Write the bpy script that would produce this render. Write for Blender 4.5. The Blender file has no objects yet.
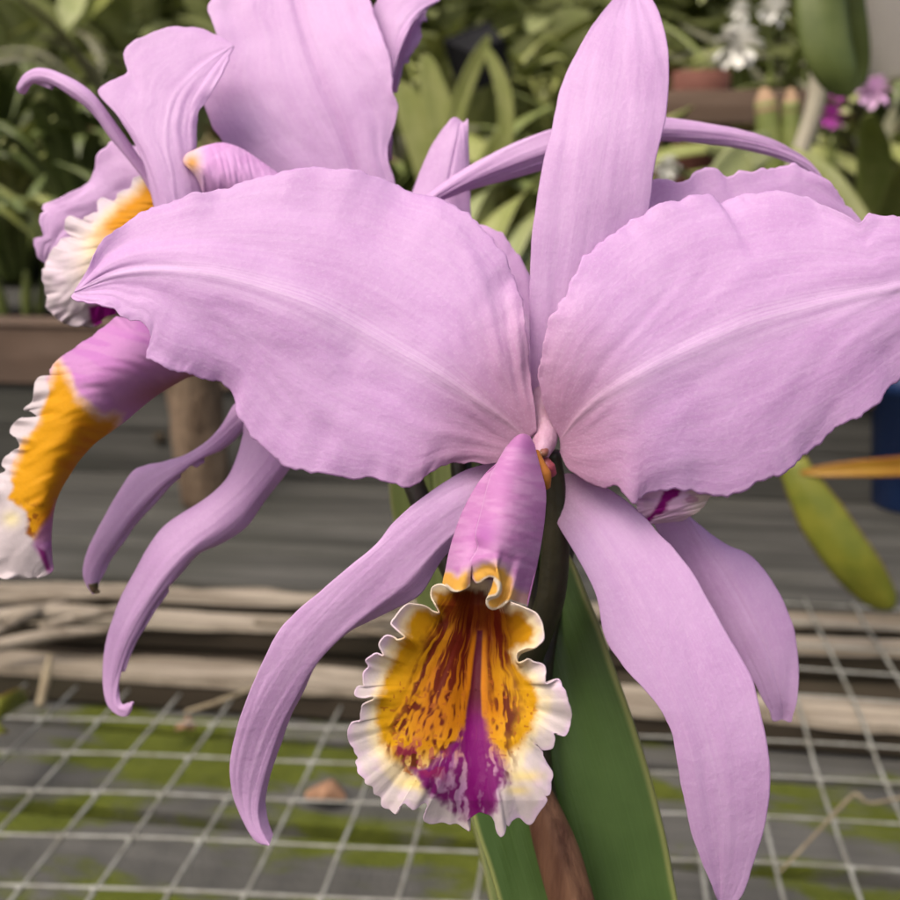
import bpy, math, random
import numpy as np
from mathutils import Vector, Matrix

scene = bpy.context.scene
col = scene.collection
R_ = math.radians

# ------------------------------------------------------------------ camera
PITCH, YAW, FPX, CAMZ = R_(14.6), R_(8.1), 1050.0, 1.24
cam_data = bpy.data.cameras.new('camera')
cam = bpy.data.objects.new('camera', cam_data)
col.objects.link(cam)
cam.location = (0, 0, CAMZ)
cam.rotation_euler = (R_(90) - PITCH, 0, YAW)
cam_data.sensor_width = 36
cam_data.lens = 36 * FPX / 900
cam_data.clip_start, cam_data.clip_end = 0.01, 200
cam_data.dof.use_dof = True
cam_data.dof.focus_distance = 0.225
cam_data.dof.aperture_fstop = 17.0
scene.camera = cam
CR = np.array(cam.rotation_euler.to_matrix())
CO = np.array(cam.location)

# ------------------------------------------------------------------ light
SUN_EL, SUN_AZ = R_(58), R_(215)         # high, over the photographer's left shoulder
world = bpy.data.worlds.new('World')
scene.world = world
world.use_nodes = True
wn = world.node_tree
bg = wn.nodes['Background']
sky = wn.nodes.new('ShaderNodeTexSky')
sky.sky_type = 'NISHITA'
sky.sun_disc = False
sky.sun_elevation, sky.sun_rotation = SUN_EL, SUN_AZ
sky.air_density, sky.dust_density, sky.ozone_density = 0.7, 8.0, 0.0
wn.links.new(sky.outputs[0], bg.inputs['Color'])
bg.inputs['Strength'].default_value = 0.15
sd = bpy.data.lights.new('sun', 'SUN')
sd.energy, sd.angle, sd.color = 1.1, R_(35), (1.0, 0.95, 0.88)
sun = bpy.data.objects.new('sun', sd)
col.objects.link(sun)
sdir = Vector((math.sin(SUN_AZ) * math.cos(SUN_EL), math.cos(SUN_AZ) * math.cos(SUN_EL), math.sin(SUN_EL)))
sun.rotation_euler = sdir.to_track_quat('Z', 'Y').to_euler()
scene.view_settings.view_transform = 'Standard'
scene.view_settings.look = 'None'
scene.view_settings.exposure = 0.5
scene.cycles.max_bounces = 8
scene.cycles.use_denoising = True

# ------------------------------------------------------------------ geometry helpers
def P(x, y, d):
    """point seen at photo coordinate (x, y), d metres in front of the lens plane"""
    x, y, d = np.broadcast_arrays(np.asarray(x, float), np.asarray(y, float), np.asarray(d, float))
    c = np.stack([(x - 450) / FPX * d, -(y - 450) / FPX * d, -d], -1)
    return c @ CR.T + CO

def gp(x, y, z):
    """point on the horizontal plane at height z"""
    v = P(x, y, 1.0) - CO
    return CO + v * ((z - CAMZ) / v[2])

def catmull(pts, n, closed=False):
    """resample a 3-D (or k-D) polyline to n points, evenly by arc length"""
    p = np.asarray(pts, float)
    if closed: q = np.vstack([p[-1], p, p[0], p[1]])
    else: q = np.vstack([2 * p[0] - p[1], p, 2 * p[-1] - p[-2]])
    out = []
    t = np.linspace(0, 1, 14, endpoint=False)[:, None]
    for i in range(len(q) - 3):
        a, b, c, d = q[i:i + 4]
        out.append(0.5 * (2 * b + (c - a) * t + (2 * a - 5 * b + 4 * c - d) * t ** 2 + (3 * b - a - 3 * c + d) * t ** 3))
    out = np.vstack(out + [q[-2:-1]])
    s = np.r_[0, np.cumsum(np.linalg.norm(np.diff(out[:, :3], axis=0), axis=1))]
    u = np.linspace(0, s[-1], n, endpoint=not closed)
    return np.stack([np.interp(u, s, out[:, k]) for k in range(out.shape[1])], -1)

def _hash(ix, iy, seed):
    h = (ix.astype(np.int64) * 374761393 + iy.astype(np.int64) * 668265263 + seed * 1442695041) & 0xffffffff
    h = ((h ^ (h >> 13)) * 1274126177) & 0xffffffff
    return ((h ^ (h >> 16)) & 0xffff) / 65535.0

def vnoise(x, y, seed=0):
    x, y = np.broadcast_arrays(np.asarray(x, float), np.asarray(y, float))
    ix, iy = np.floor(x), np.floor(y)
    fx, fy = x - ix, y - iy
    fx, fy = fx * fx * (3 - 2 * fx), fy * fy * (3 - 2 * fy)
    a, b = _hash(ix, iy, seed), _hash(ix + 1, iy, seed)
    c, d = _hash(ix, iy + 1, seed), _hash(ix + 1, iy + 1, seed)
    return (a * (1 - fx) + b * fx) * (1 - fy) + (c * (1 - fx) + d * fx) * fy

def fbm(x, y, seed=0, o=3):
    s = 0; w = 0
    for k in range(o):
        s = s + vnoise(np.asarray(x) * 2 ** k, np.asarray(y) * 2 ** k, seed + 17 * k) * .5 ** k; w += .5 ** k
    return s / w

def sstep(a, b, x):
    t = np.clip((x - a) / (b - a), 0, 1)
    return t * t * (3 - 2 * t)

def sdpoly(x, y, poly):
    """signed distance, positive inside"""
    p = np.asarray(poly, float)
    best = np.full(x.shape, 1e9); inside = np.zeros(x.shape, bool)
    for i in range(len(p)):
        a, b = p[i], p[(i + 1) % len(p)]
        e = b - a
        t = np.clip(((x - a[0]) * e[0] + (y - a[1]) * e[1]) / (e @ e + 1e-9), 0, 1)
        best = np.minimum(best, np.hypot(x - a[0] - t * e[0], y - a[1] - t * e[1]))
        cond = ((a[1] > y) != (b[1] > y))
        xi = a[0] + (y - a[1]) * e[0] / (e[1] if abs(e[1]) > 1e-9 else 1e-9)
        inside ^= cond & (x < xi)
    return np.where(inside, best, -best)

def link(o, parent=None):
    col.objects.link(o)
    if parent is not None: o.parent = parent
    return o

def mesh_obj(name, verts, faces, mat, parent=None, uv=None, colr=None, thick=0, smooth=True, attr=None):
    me = bpy.data.meshes.new(name)
    me.from_pydata([tuple(v) for v in verts], [], [tuple(f) for f in faces])
    me.update()
    if smooth: me.polygons.foreach_set('use_smooth', [True] * len(me.polygons))
    if uv is not None:
        l = me.uv_layers.new(name='UVMap')
        idx = np.empty(len(me.loops), np.int32); me.loops.foreach_get('vertex_index', idx)
        l.data.foreach_set('uv', np.asarray(uv, np.float32)[idx].ravel())
    if colr is not None:
        a = me.color_attributes.new('pigment', 'FLOAT_COLOR', 'POINT')
        a.data.foreach_set('color', np.c_[colr, np.ones(len(colr))].astype(np.float32).ravel())
    me.materials.append(mat)
    o = bpy.data.objects.new(name, me)
    link(o, parent)
    if thick:
        m = o.modifiers.new('thickness', 'SOLIDIFY'); m.thickness = thick; m.offset = 0
    return o

def gridfaces(nu, nv, off=0, wrap=False):
    f = []
    for i in range(nu - 1):
        for j in range(nv if wrap else nv - 1):
            k = (j + 1) % nv
            f.append((off + i * nv + j, off + i * nv + k, off + (i + 1) * nv + k, off + (i + 1) * nv + j))
    return f

class MB:
    def __init__(s): s.v = []; s.f = []; s.uv = []; s.n = 0
    def add(s, v, f, uv=None):
        v = np.asarray(v, float)
        s.v.append(v); s.f += [tuple(i + s.n for i in q) for q in f]
        s.uv.append(np.zeros((len(v), 2)) if uv is None else np.asarray(uv, float)); s.n += len(v)
    def box(s, c, size, rot=0, tilt=None):
        x, y, z = np.asarray(size) / 2
        v = np.array([(a * x, b * y, e * z) for a in (-1, 1) for b in (-1, 1) for e in (-1, 1)])
        if rot:
            cr, sr = math.cos(rot), math.sin(rot)
            v = np.c_[v[:, 0] * cr - v[:, 1] * sr, v[:, 0] * sr + v[:, 1] * cr, v[:, 2]]
        s.add(v + np.asarray(c), [(0, 1, 3, 2), (4, 6, 7, 5), (0, 4, 5, 1), (2, 3, 7, 6), (0, 2, 6, 4), (1, 5, 7, 3)])
    def tube(s, pts, rad, n=48, k=12, cap=True):
        p = catmull(pts, n)
        rad = np.interp(np.linspace(0, 1, n), np.linspace(0, 1, len(np.atleast_1d(rad))), np.atleast_1d(rad)) if np.ndim(rad) else np.full(n, rad)
        t = np.gradient(p, axis=0); t /= np.linalg.norm(t, axis=1)[:, None] + 1e-12
        ref = np.array([0, 0, 1.0]) if abs(t[0][2]) < .9 else np.array([1.0, 0, 0])
        a = np.cross(t[0], ref); a /= np.linalg.norm(a)
        A = []
        for i in range(n):
            a = a - t[i] * (a @ t[i]); a /= np.linalg.norm(a); A.append(a)
        A = np.array(A); B = np.cross(t, A)
        th = np.linspace(0, 2 * math.pi, k, endpoint=False)
        v = p[:, None] + rad[:, None, None] * (A[:, None] * np.cos(th)[None, :, None] + B[:, None] * np.sin(th)[None, :, None])
        f = gridfaces(n, k, 0, True)
        if cap: f += [tuple(range(k))[::-1], tuple((n - 1) * k + j for j in range(k))]
        uv = np.stack(np.meshgrid(np.linspace(0, 1, n), np.linspace(-1, 1, k), indexing='ij'), -1).reshape(-1, 2)
        s.add(v.reshape(-1, 3), f, uv)
    def lathe(s, c, prof, k=36):
        th = np.linspace(0, 2 * math.pi, k, endpoint=False)
        v = np.array([[(r * math.cos(a), r * math.sin(a), z) for a in th] for r, z in prof]).reshape(-1, 3)
        s.add(v + np.asarray(c), gridfaces(len(prof), k, 0, True))
    def strap(s, pts, width, side=None, chan=.25, nu=22, nv=5, tipw=.0, twist=0.):
        """an arching strap leaf along pts; width at its widest"""
        p = catmull(pts, nu)
        u = np.linspace(0, 1, nu)
        t = np.gradient(p, axis=0); t /= np.linalg.norm(t, axis=1)[:, None] + 1e-12
        if side is None: side = np.cross(t[nu // 2], (0.05, 0.1, 1))
        side = np.asarray(side, float)
        a = side[None] - t * (t @ side)[:, None]; a /= np.linalg.norm(a, axis=1)[:, None] + 1e-12
        nrm = np.cross(a, t)
        if twist:
            w_ = u * twist
            a, nrm = a * np.cos(w_)[:, None] + nrm * np.sin(w_)[:, None], nrm * np.cos(w_)[:, None] - a * np.sin(w_)[:, None]
        w = width / 2 * (np.minimum(1, .55 + 1.3 * u) * np.sqrt(np.clip(1 - np.clip((u - .55) / .45, 0, 1) ** 2.2, 0, 1)) + tipw)
        vv = np.linspace(-1, 1, nv)
        v = p[:, None] + a[:, None] * (w[:, None] * vv)[..., None] + nrm[:, None] * (chan * w[:, None] * (np.abs(vv) ** 1.5))[..., None]
        uv = np.stack(np.meshgrid(u, vv, indexing='ij'), -1).reshape(-1, 2)
        s.add(v.reshape(-1, 3), gridfaces(nu, nv), uv)
    def build(s, name, mat, parent=None, thick=0, smooth=True):
        return mesh_obj(name, np.vstack(s.v), s.f, mat, parent, uv=np.vstack(s.uv), thick=thick, smooth=smooth)

def tag(o, label=None, cat=None, group=None, kind=None):
    if label: o['label'] = label
    if cat: o['category'] = cat
    if group: o['group'] = group
    if kind: o['kind'] = kind
    return o

def empty(name, loc=(0, 0, 0), parent=None, rz=0):
    o = bpy.data.objects.new(name, None)
    o.empty_display_size = .02
    o.location = loc; o.rotation_euler = (0, 0, rz)
    return link(o, parent)

# ------------------------------------------------------------------ material helper
class N:
    def __init__(s, name):
        s.m = bpy.data.materials.new(name); s.m.use_nodes = True
        s.t = s.m.node_tree; s.p = s.t.nodes['Principled BSDF']
    def new(s, typ, **kw):
        n = s.t.nodes.new('ShaderNode' + typ)
        for k, v in kw.items():
            if k in n.inputs.keys(): s.set(n.inputs[k], v)
            else: setattr(n, k, v)
        return n
    def set(s, inp, v):
        if isinstance(v, bpy.types.NodeSocket): s.t.links.new(v, inp)
        elif isinstance(v, tuple) and len(v) == 3 and inp.type == 'RGBA': inp.default_value = (*v, 1)
        else: inp.default_value = v
    def math(s, op, a, b=None, c=None, clamp=False):
        n = s.t.nodes.new('ShaderNodeMath'); n.operation = op; n.use_clamp = clamp
        for i, v in enumerate((a, b, c)):
            if v is not None: s.set(n.inputs[i], v)
        return n.outputs[0]
    def mix(s, f, a, b, blend='MIX'):
        n = s.t.nodes.new('ShaderNodeMix'); n.data_type = 'RGBA'; n.blend_type = blend
        s.set(n.inputs[0], f); s.set(n.inputs[6], a); s.set(n.inputs[7], b)
        return n.outputs[2]
    def ramp(s, x, a, b):
        n = s.t.nodes.new('ShaderNodeMapRange'); n.interpolation_type = 'SMOOTHSTEP'
        s.set(n.inputs[0], x); n.inputs[1].default_value = a; n.inputs[2].default_value = b
        return n.outputs[0]
    def noise(s, scale, vec=None, detail=4, rough=.55, dist=0):
        n = s.t.nodes.new('ShaderNodeTexNoise')
        n.inputs['Scale'].default_value = scale; n.inputs['Detail'].default_value = detail
        n.inputs['Roughness'].default_value = rough; n.inputs['Distortion'].default_value = dist
        if vec is not None: s.set(n.inputs['Vector'], vec)
        return n.outputs[0]
    def obj(s, scl=None):
        g = s.t.nodes.new('ShaderNodeTexCoord').outputs['Object']
        return g if scl is None else s.mapping(g, scl)
    def mapping(s, v, scl):
        m = s.t.nodes.new('ShaderNodeMapping'); s.set(m.inputs['Vector'], v); m.inputs['Scale'].default_value = scl
        return m.outputs[0]
    def uv(s, scl=None):
        g = s.t.nodes.new('ShaderNodeUVMap').outputs[0]
        return g if scl is None else s.mapping(g, scl)
    def bump(s, h, strength, dist, prev=None):
        n = s.t.nodes.new('ShaderNodeBump'); s.set(n.inputs['Height'], h)
        n.inputs['Strength'].default_value = strength; n.inputs['Distance'].default_value = dist
        if prev is not None: s.set(n.inputs['Normal'], prev)
        return n.outputs[0]
    def out(s, color, rough=.5, normal=None, spec=.4, sss=0, rad=(1, .6, 1), sscale=.002, thin=0):
        p = s.p
        s.set(p.inputs['Base Color'], color); s.set(p.inputs['Roughness'], rough)
        p.inputs['Specular IOR Level'].default_value = spec
        if normal is not None: s.set(p.inputs['Normal'], normal)
        if sss:
            p.inputs['Subsurface Weight'].default_value = sss
            p.inputs['Subsurface Radius'].default_value = rad
            p.inputs['Subsurface Scale'].default_value = sscale
        if thin:
            tr = s.t.nodes.new('ShaderNodeBsdfTranslucent'); s.set(tr.inputs['Color'], color)
            if normal is not None: s.set(tr.inputs['Normal'], normal)
            mx = s.t.nodes.new('ShaderNodeMixShader'); mx.inputs[0].default_value = thin
            s.t.links.new(p.outputs[0], mx.inputs[1]); s.t.links.new(tr.outputs[0], mx.inputs[2])
            s.t.links.new(mx.outputs[0], s.t.nodes['Material Output'].inputs['Surface'])
        return s.m

def petal_mat(name, base, pale, deep, throat, thr_u=.22, rib_k=.55, rib_c=None, vein=.12):
    n = N(name)
    uv = n.uv()
    sep = n.new('SeparateXYZ', Vector=uv); u, v = sep.outputs[0], sep.outputs[1]
    av = n.math('ABSOLUTE', v)
    streak = n.noise(1, n.uv((2.2, 26, 1)), 5, .6)
    blot = n.noise(70, n.obj(), 4, .55)
    fine = n.noise(900, n.obj(), 3, .6)
    c = n.mix(n.ramp(blot, .3, .72), base, deep)
    c = n.mix(n.math('MULTIPLY', n.ramp(streak, .42, .68), .16), c, pale)
    # pale midrib bundle of veins
    rib = n.math('MULTIPLY', n.math('SUBTRACT', 1, n.ramp(av, .0, .2)), n.ramp(n.noise(1, n.uv((1.2, 60, 1)), 3, .6), .3, .62))
    c = n.mix(n.math('MULTIPLY', rib, rib_k), c, rib_c or pale)
    c = n.mix(n.math('MULTIPLY', n.ramp(fine, .45, .8), .22), c, pale)
    c = n.mix(n.math('MULTIPLY', n.math('SUBTRACT', 1, n.ramp(u, .0, thr_u)), .55), c, throat)
    # sparse small brown flecks
    vo = n.new('TexVoronoi', Scale=75.0, Vector=n.obj())
    pick = n.new('TexNoise', Scale=26.0, Vector=n.obj())
    fl = n.math('MULTIPLY', n.math('SUBTRACT', 1, n.ramp(vo.outputs[0], .03, .075)), n.ramp(pick.outputs[0], .655, .68))
    c = n.mix(n.math('MULTIPLY', fl, .8), c, (.16, .07, .07))
    h1 = n.bump(n.noise(1, n.uv((1.5, 22, 1)), 3, .5), vein, .0007)
    h2 = n.bump(n.noise(620, n.obj(), 3, .65), .28, .0005, h1)
    h2 = n.bump(n.noise(130, n.obj(), 3, .55), .22, .0012, h2)
    cell = n.new('TexVoronoi', Scale=1500.0, Vector=n.obj())
    h2 = n.bump(cell.outputs[0], -.62, .0004, h2)
    c = n.mix(n.math('MULTIPLY', n.math('SUBTRACT', 1, n.ramp(cell.outputs[0], .05, .5)), .16), c, pale)  # crystalline sparkle put into the colour as pale cell centres
    rough = n.math('MULTIPLY_ADD', fine, .2, .42)
    return n.out(c, rough, h2, .4, thin=.38)

M = {}
M['petal'] = petal_mat('lavender_petal', (.645, .405, .69), (.77, .61, .80), (.59, .345, .635), (.38, .15, .18), .30)
M['sepal'] = petal_mat('lavender_sepal', (.655, .425, .695), (.77, .61, .80), (.60, .365, .64), (.36, .20, .22), .16, .10, None, .05)
M['bright'] = petal_mat('backlit_petal', (.69, .455, .73), (.79, .62, .81), (.64, .395, .68), (.62, .30, .56), .15, .5, (.50, .25, .53))  # paler copy of the petal colour, backlight glow put into the pigment

def lip_mat():
    n = N('lip_pigment')
    a = n.new('Attribute', attribute_name='pigment').outputs['Color']
    fine = n.noise(700, n.obj(), 3, .6)
    c = n.mix(n.math('MULTIPLY', n.ramp(fine, .4, .75), .10), a, n.mix(1, a, (1.5, 1.4, 1.4), 'MULTIPLY'))
    h = n.bump(n.noise(700, n.obj(), 3, .6), .22, .0005)
    return n.out(c, n.math('MULTIPLY_ADD', fine, .2, .5), h, .15, thin=.2)
M['lip'] = lip_mat()

def plain(name, c1, c2, scale=30, rough=.5, bump=.3, bd=.001, spec=.4, sss=0, stretch=None):
    n = N(name)
    co = n.obj(stretch)
    x = n.noise(scale, co, 5, .6)
    c = n.mix(n.ramp(x, .3, .7), c1, c2)
    return n.out(c, rough, n.bump(n.noise(scale * 3, co, 4, .6), bump, bd), spec, sss)

def leaf_mat(name, c1, c2, edge=None, scale=25, thin=.3):
    n = N(name)
    sep = n.new('SeparateXYZ', Vector=n.uv()); av = n.math('ABSOLUTE', sep.outputs[1])
    c = n.mix(n.ramp(n.noise(scale, n.obj(), 4, .6), .3, .7), c1, c2)
    c = n.mix(n.math('MULTIPLY', n.ramp(n.noise(1, n.uv((2, 30, 1)), 3, .6), .45, .7), .25), c, tuple(min(1, k * 1.5) for k in c1))
    if edge: c = n.mix(n.ramp(av, .93, .985), c, edge)
    b = n.bump(n.noise(1, n.uv((3, 40, 1)), 3, .6), .25, .0006)
    b = n.bump(n.noise(500, n.obj(), 2, .6), .12, .0004, b)
    return n.out(c, .36, b, .45, thin=thin)

M['leaf'] = leaf_mat('orchid_leaf', (.055, .105, .024), (.082, .145, .038), (.22, .25, .08), thin=.12)
M['leaf_pale'] = leaf_mat('lit_orchid_leaf', (.17, .215, .060), (.21, .25, .08), (.24, .26, .09))  # paler copy of the leaf green, direct light put into the colour
M['ovary'] = plain('dark_pedicel', (.016, .014, .006), (.028, .024, .010), 120, .45)
M['spathe'] = plain('brown_sheath', (.075, .028, .014), (.21, .105, .055), 150, .6, .7, .001, stretch=(1, 1, .08))
M['column'] = plain('column', (.40, .235, .33), (.33, .17, .24), 300, .5, sss=.2)

# ------------------------------------------------------------------ petals
D0 = .240
_pseed = [3]
def petal(name, L, Mid, Rr, parent, mat, d0=D0, nu=110, nv=71, ruf=.0012, rf=9, groove=.0, wave=.001, wf=3.0, scal=.0006, sf=30, thick=.0004, back=0.0, backr=None, crimp=.0, flat=.4, sm=.07):
    """a petal lofted between its two margins over its midrib; points are (x, y, depth in cm behind d0).
    ruf: ruffled margin, wave: broad undulation, scal: small scallops along the margin, back: rolled-back margins."""
    _pseed[0] += 7; sdn = _pseed[0]
    def cv(pts):
        a = np.array(pts, float)
        return catmull(P(a[:, 0], a[:, 1], d0 + a[:, 2] / 100), nu)
    l, m, r = cv(L), cv(Mid), cv(Rr)
    fw0 = CR @ np.array([0, 0, -1.0]); kw = max(2, int(nu * sm * 2)); kk_ = np.exp(-.5 * (np.arange(-kw, kw + 1) / (nu * sm)) ** 2); kk_ /= kk_.sum()
    for e_ in (l, r):
        dp = e_ @ fw0; pad = np.r_[2 * dp[0] - dp[kw:0:-1], dp, 2 * dp[-1] - dp[-2:-kw - 2:-1]]
        ds = np.convolve(pad, kk_, 'valid'); ray = (e_ - CO) / (dp - CO @ fw0)[:, None]
        e_ += ray * (ds - dp)[:, None]
    fw = CR @ np.array([0, 0, -1.0]); dev = (m - (l + r) / 2) @ fw
    m = m - ((1 - flat) * dev)[:, None] * fw
    v = np.linspace(-1, 1, nv)[None, :, None]
    X = m[:, None] + v * ((r - l) / 2)[:, None] + v ** 2 * ((r + l) / 2 - m)[:, None]
    gu = np.gradient(X, axis=0); gv = np.gradient(X, axis=1)
    nn = np.cross(gu, gv); nn /= np.linalg.norm(nn, axis=2)[..., None] + 1e-12
    nn = np.where((nn @ (CR @ np.array([0, 0, 1.0])))[..., None] < 0, -nn, nn)   # towards the viewer side of the bloom
    u2 = np.linspace(0, 1, nu)[:, None]; v2 = v[..., 0]; av = np.abs(v2); sg = np.sign(v2)
    taper = sstep(0, .12, u2) * sstep(0, .06, 1 - u2)
    disp = ruf * taper * av ** 3 * (2 * fbm(u2 * rf + 50 * sg, v2 * .7, sdn, 2) - 1) * 2
    disp = disp + wave * taper * (2 * fbm(u2 * wf + .9 * v2 + 1.2 * fbm(u2 * 3, v2 * 2 + 9, sdn + 1, 2), v2 * 2.0 + u2 * 1.5 + 5, sdn + 3, 3) - 1) * 1.6
    disp = disp - groove * np.exp(-(v2 / .05) ** 2) * sstep(0, .1, u2)
    disp = disp - np.where(v2 > 0, back if backr is None else backr, back) * sstep(0, .12, u2) * np.where((v2 > 0) & (backr is not None), np.sqrt(np.clip((v2 - .60) / .40, 0, 1) ** 2 + .0016) - .04, av ** 7)
    disp = disp + crimp * taper * sstep(.78, 1, av) * (2 * fbm(u2 * 30 + 6 * fbm(u2 * 7, 0 * av, sdn + 2, 2) + 31 * sg, av * 2.5, sdn + 9, 3) - 1) * 2 * sstep(.25, .65, fbm(u2 * 5 + 9 * sg, 0 * av, sdn + 4, 2))
    X = X + nn * disp[..., None]
    side = gv / (np.linalg.norm(gv, axis=2)[..., None] + 1e-12) * sg[..., None]
    X = X + side * (scal * taper * av ** 8 * (2 * fbm(u2 * sf + 20 * sg, 0 * v2, sdn + 5, 3) - 1) * 1.6)[..., None]
    uv = np.stack(np.broadcast_arrays(u2, v2), -1).reshape(-1, 2)
    o = mesh_obj(name, X.reshape(-1, 3), gridfaces(nu, nv), mat, parent, uv=uv, thick=thick)
    return o

# ------------------------------------------------------------------ the orchid plant
plant = tag(empty('orchid_plant', P(570, 900, .27)), 'flowering orchid with large lavender blooms and orange, white and magenta ruffled lips', 'orchid')
WM = plant.matrix_basis.inverted()
def flower(x, y, d, label):
    w = P(x, y, d)
    o = empty('flower', w - np.array(plant.location), plant)
    o['label'] = label
    o['w'] = [float(k) for k in w]
    return o
def settle(fl):
    """keep the world position of the parts parented to a flower or the plant"""
    w = Vector(fl['w']) if 'w' in fl else Vector(plant.location)
    for c in fl.children:
        if c.type == 'MESH': c.data.transform(Matrix.Translation(-w))

# --- the front bloom
fa = flower(545, 460, D0 + .005, 'large front bloom facing the viewer with its open orange lip')
petal('dorsal_sepal',
      [(538, 440, .9), (532, 393, .7), (530, 350, .6), (529, 310, .5), (530, 277, .4), (532, 237, .4), (537, 200, .4), (543, 164, .5), (551, 133, .7), (556, 107, .9), (562, 84, 1.1), (573, 60, 1.3), (589, 31, 1.6), (606, 8, 2.0), (622, -8, 2.4), (634, -13, 2.6)],
      [(546, 440, .8), (555, 380, .3), (570, 320, -.1), (585, 260, -.3), (597, 200, -.35), (607, 140, -.2), (616, 90, .2), (625, 40, .9), (634, -13, 2.6)],
      [(553, 440, .9), (575, 400, .9), (600, 350, .8), (625, 290, .7), (642, 240, .6), (651, 196, .5), (653, 173, .5), (660, 142, .6), (667, 111, .8), (669, 73, 1.1), (668, 51, 1.3), (662, 22, 1.7), (653, 0, 2.1), (644, -10, 2.5), (634, -13, 2.6)],
      fa, M['sepal'], D0 + .006, ruf=.0002, wave=.0003, scal=.0001, groove=.0, flat=.2)
petal('petal',
      [(537, 432, .5), (534, 400, .3), (530, 370, .2), (526, 330, .3), (520, 295, .5), (508, 262, .8), (490, 238, 1.0), (468, 219, 1.2), (440, 203, 1.3), (410, 190, 1.4), (385, 181, 1.4), (350, 175, 1.4), (310, 174, 1.35), (270, 180, 1.3), (235, 188, 1.2), (205, 197, 1.1), (165, 205, 1.0), (145, 212, .9), (120, 226, .8), (104, 240, .7), (95, 257, .6), (86, 274, .55), (75, 290, .5)],
      [(528, 440, .6), (505, 420, .4), (470, 395, .0), (430, 368, -.4), (390, 345, -.6), (350, 322, -.7), (310, 302, -.7), (270, 288, -.6), (230, 277, -.45), (190, 270, -.25), (150, 269, .0), (110, 276, .25), (75, 292, .5)],
      [(520, 450, .6), (508, 458, .7), (495, 464, .7), (478, 464, .6), (460, 464, .5), (442, 466, .4), (428, 474, .3), (416, 485, .15), (405, 491, .1), (393, 486, .2), (374, 479, .4), (355, 478, .5), (330, 474, .6), (310, 470, .6), (292, 466, .5), (270, 452, .6), (255, 438, .7), (246, 424, .8), (238, 414, .7), (234, 398, .5), (228, 388, .4), (218, 382, .5), (207, 380, .7), (196, 373, .8), (180, 370, .6), (162, 366, .3), (149, 358, .0), (148, 350, -.1), (150, 340, .1), (150, 330, .4), (148, 324, .5), (143, 320, .5), (137, 322, .45), (128, 318, .4), (120, 312, .4), (114, 306, .4), (105, 304, .45), (95, 303, .5), (84, 303, .5), (72, 298, .5), (75, 292, .5)],
      fa, M['petal'], D0, nu=200, nv=121, ruf=.0013, rf=13, wave=.0009, wf=3.4, scal=.0006, sf=60, groove=-.0003, crimp=.0004)
petal('petal',
      [(556, 432, .6), (548, 415, .5), (541, 396, .3), (539, 372, .1), (541, 350, .0), (546, 329, .0), (554, 312, .1), (564, 297, .3), (574, 276, .4), (584, 260, .5), (604, 243, .7), (630, 223, .9), (651, 212, 1.0), (678, 201, 1.1), (709, 196, 1.1), (721, 202, 1.0), (740, 195, 1.1), (771, 193, 1.1), (802, 198, 1.0), (825, 206, .8), (845, 216, .5), (857, 224, .3), (866, 216, .4), (878, 212, .5), (900, 214, .5), (925, 221, .4), (950, 240, .4), (966, 262, .6)],
      [(560, 440, .6), (580, 416, .2), (604, 396, -.1), (647, 371, -.5), (690, 350, -.75), (730, 333, -.85), (773, 316, -.8), (837, 299, -.5), (900, 286, -.1), (940, 276, .3), (966, 266, .6)],
      [(560, 452, .7), (567, 467, .7), (580, 478, .7), (600, 488, .6), (615, 486, .4), (623, 489, .2), (632, 506, .0), (640, 499, .1), (647, 494, .3), (662, 491, .4), (680, 489, .5), (700, 493, .5), (718, 496, .5), (740, 491, .5), (761, 480, .4), (786, 472, .4), (807, 456, .4), (825, 442, .4), (840, 428, .4), (856, 416, .4), (872, 404, .4), (896, 383, .5), (920, 362, .6), (945, 330, .6), (962, 298, .6), (966, 268, .6)],
      fa, M['petal'], D0, nu=200, nv=121, ruf=.0010, rf=12, wave=.0006, wf=3.2, scal=.0006, sf=60, groove=-.0003, crimp=.0004)
petal('lateral_sepal',
      [(520, 462, .9), (495, 463, .8), (467, 470, .6), (430, 492, .3), (397, 519, .1), (373, 547, .0), (350, 566, -.1), (317, 594, -.2), (296, 612, -.2), (278, 632, -.2), (260, 667, -.2), (247, 698, -.1), (237, 728, .1), (231, 757, .4), (230, 778, .7), (235, 802, 1.0), (246, 828, 1.2), (257, 842, 1.2), (269, 845, 1.0)],
      [(522, 474, .8), (490, 488, .3), (450, 512, -.1), (410, 545, -.35), (370, 582, -.5), (335, 618, -.55), (303, 655, -.5), (278, 695, -.35), (260, 735, -.1), (250, 775, .3), (249, 808, .8), (257, 830, 1.1), (269, 845, 1.0)],
      [(524, 486, .9), (495, 512, .6), (468, 540, .4), (447, 560, .3), (425, 594, .2), (410, 606, .2), (390, 617, .2), (365, 631, .2), (350, 641, .2), (332, 658, .2), (319, 675, .2), (306, 700, .3), (294, 722, .4), (283, 748, .5), (274, 772, .7), (266, 795, .9), (262, 812, 1.0), (264, 830, 1.1), (269, 845, 1.0)],
      fa, M['sepal'], D0 + .004, ruf=.0002, wave=.00022, scal=.0001, groove=.0, back=.0002, backr=.0034, flat=.15)
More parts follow.
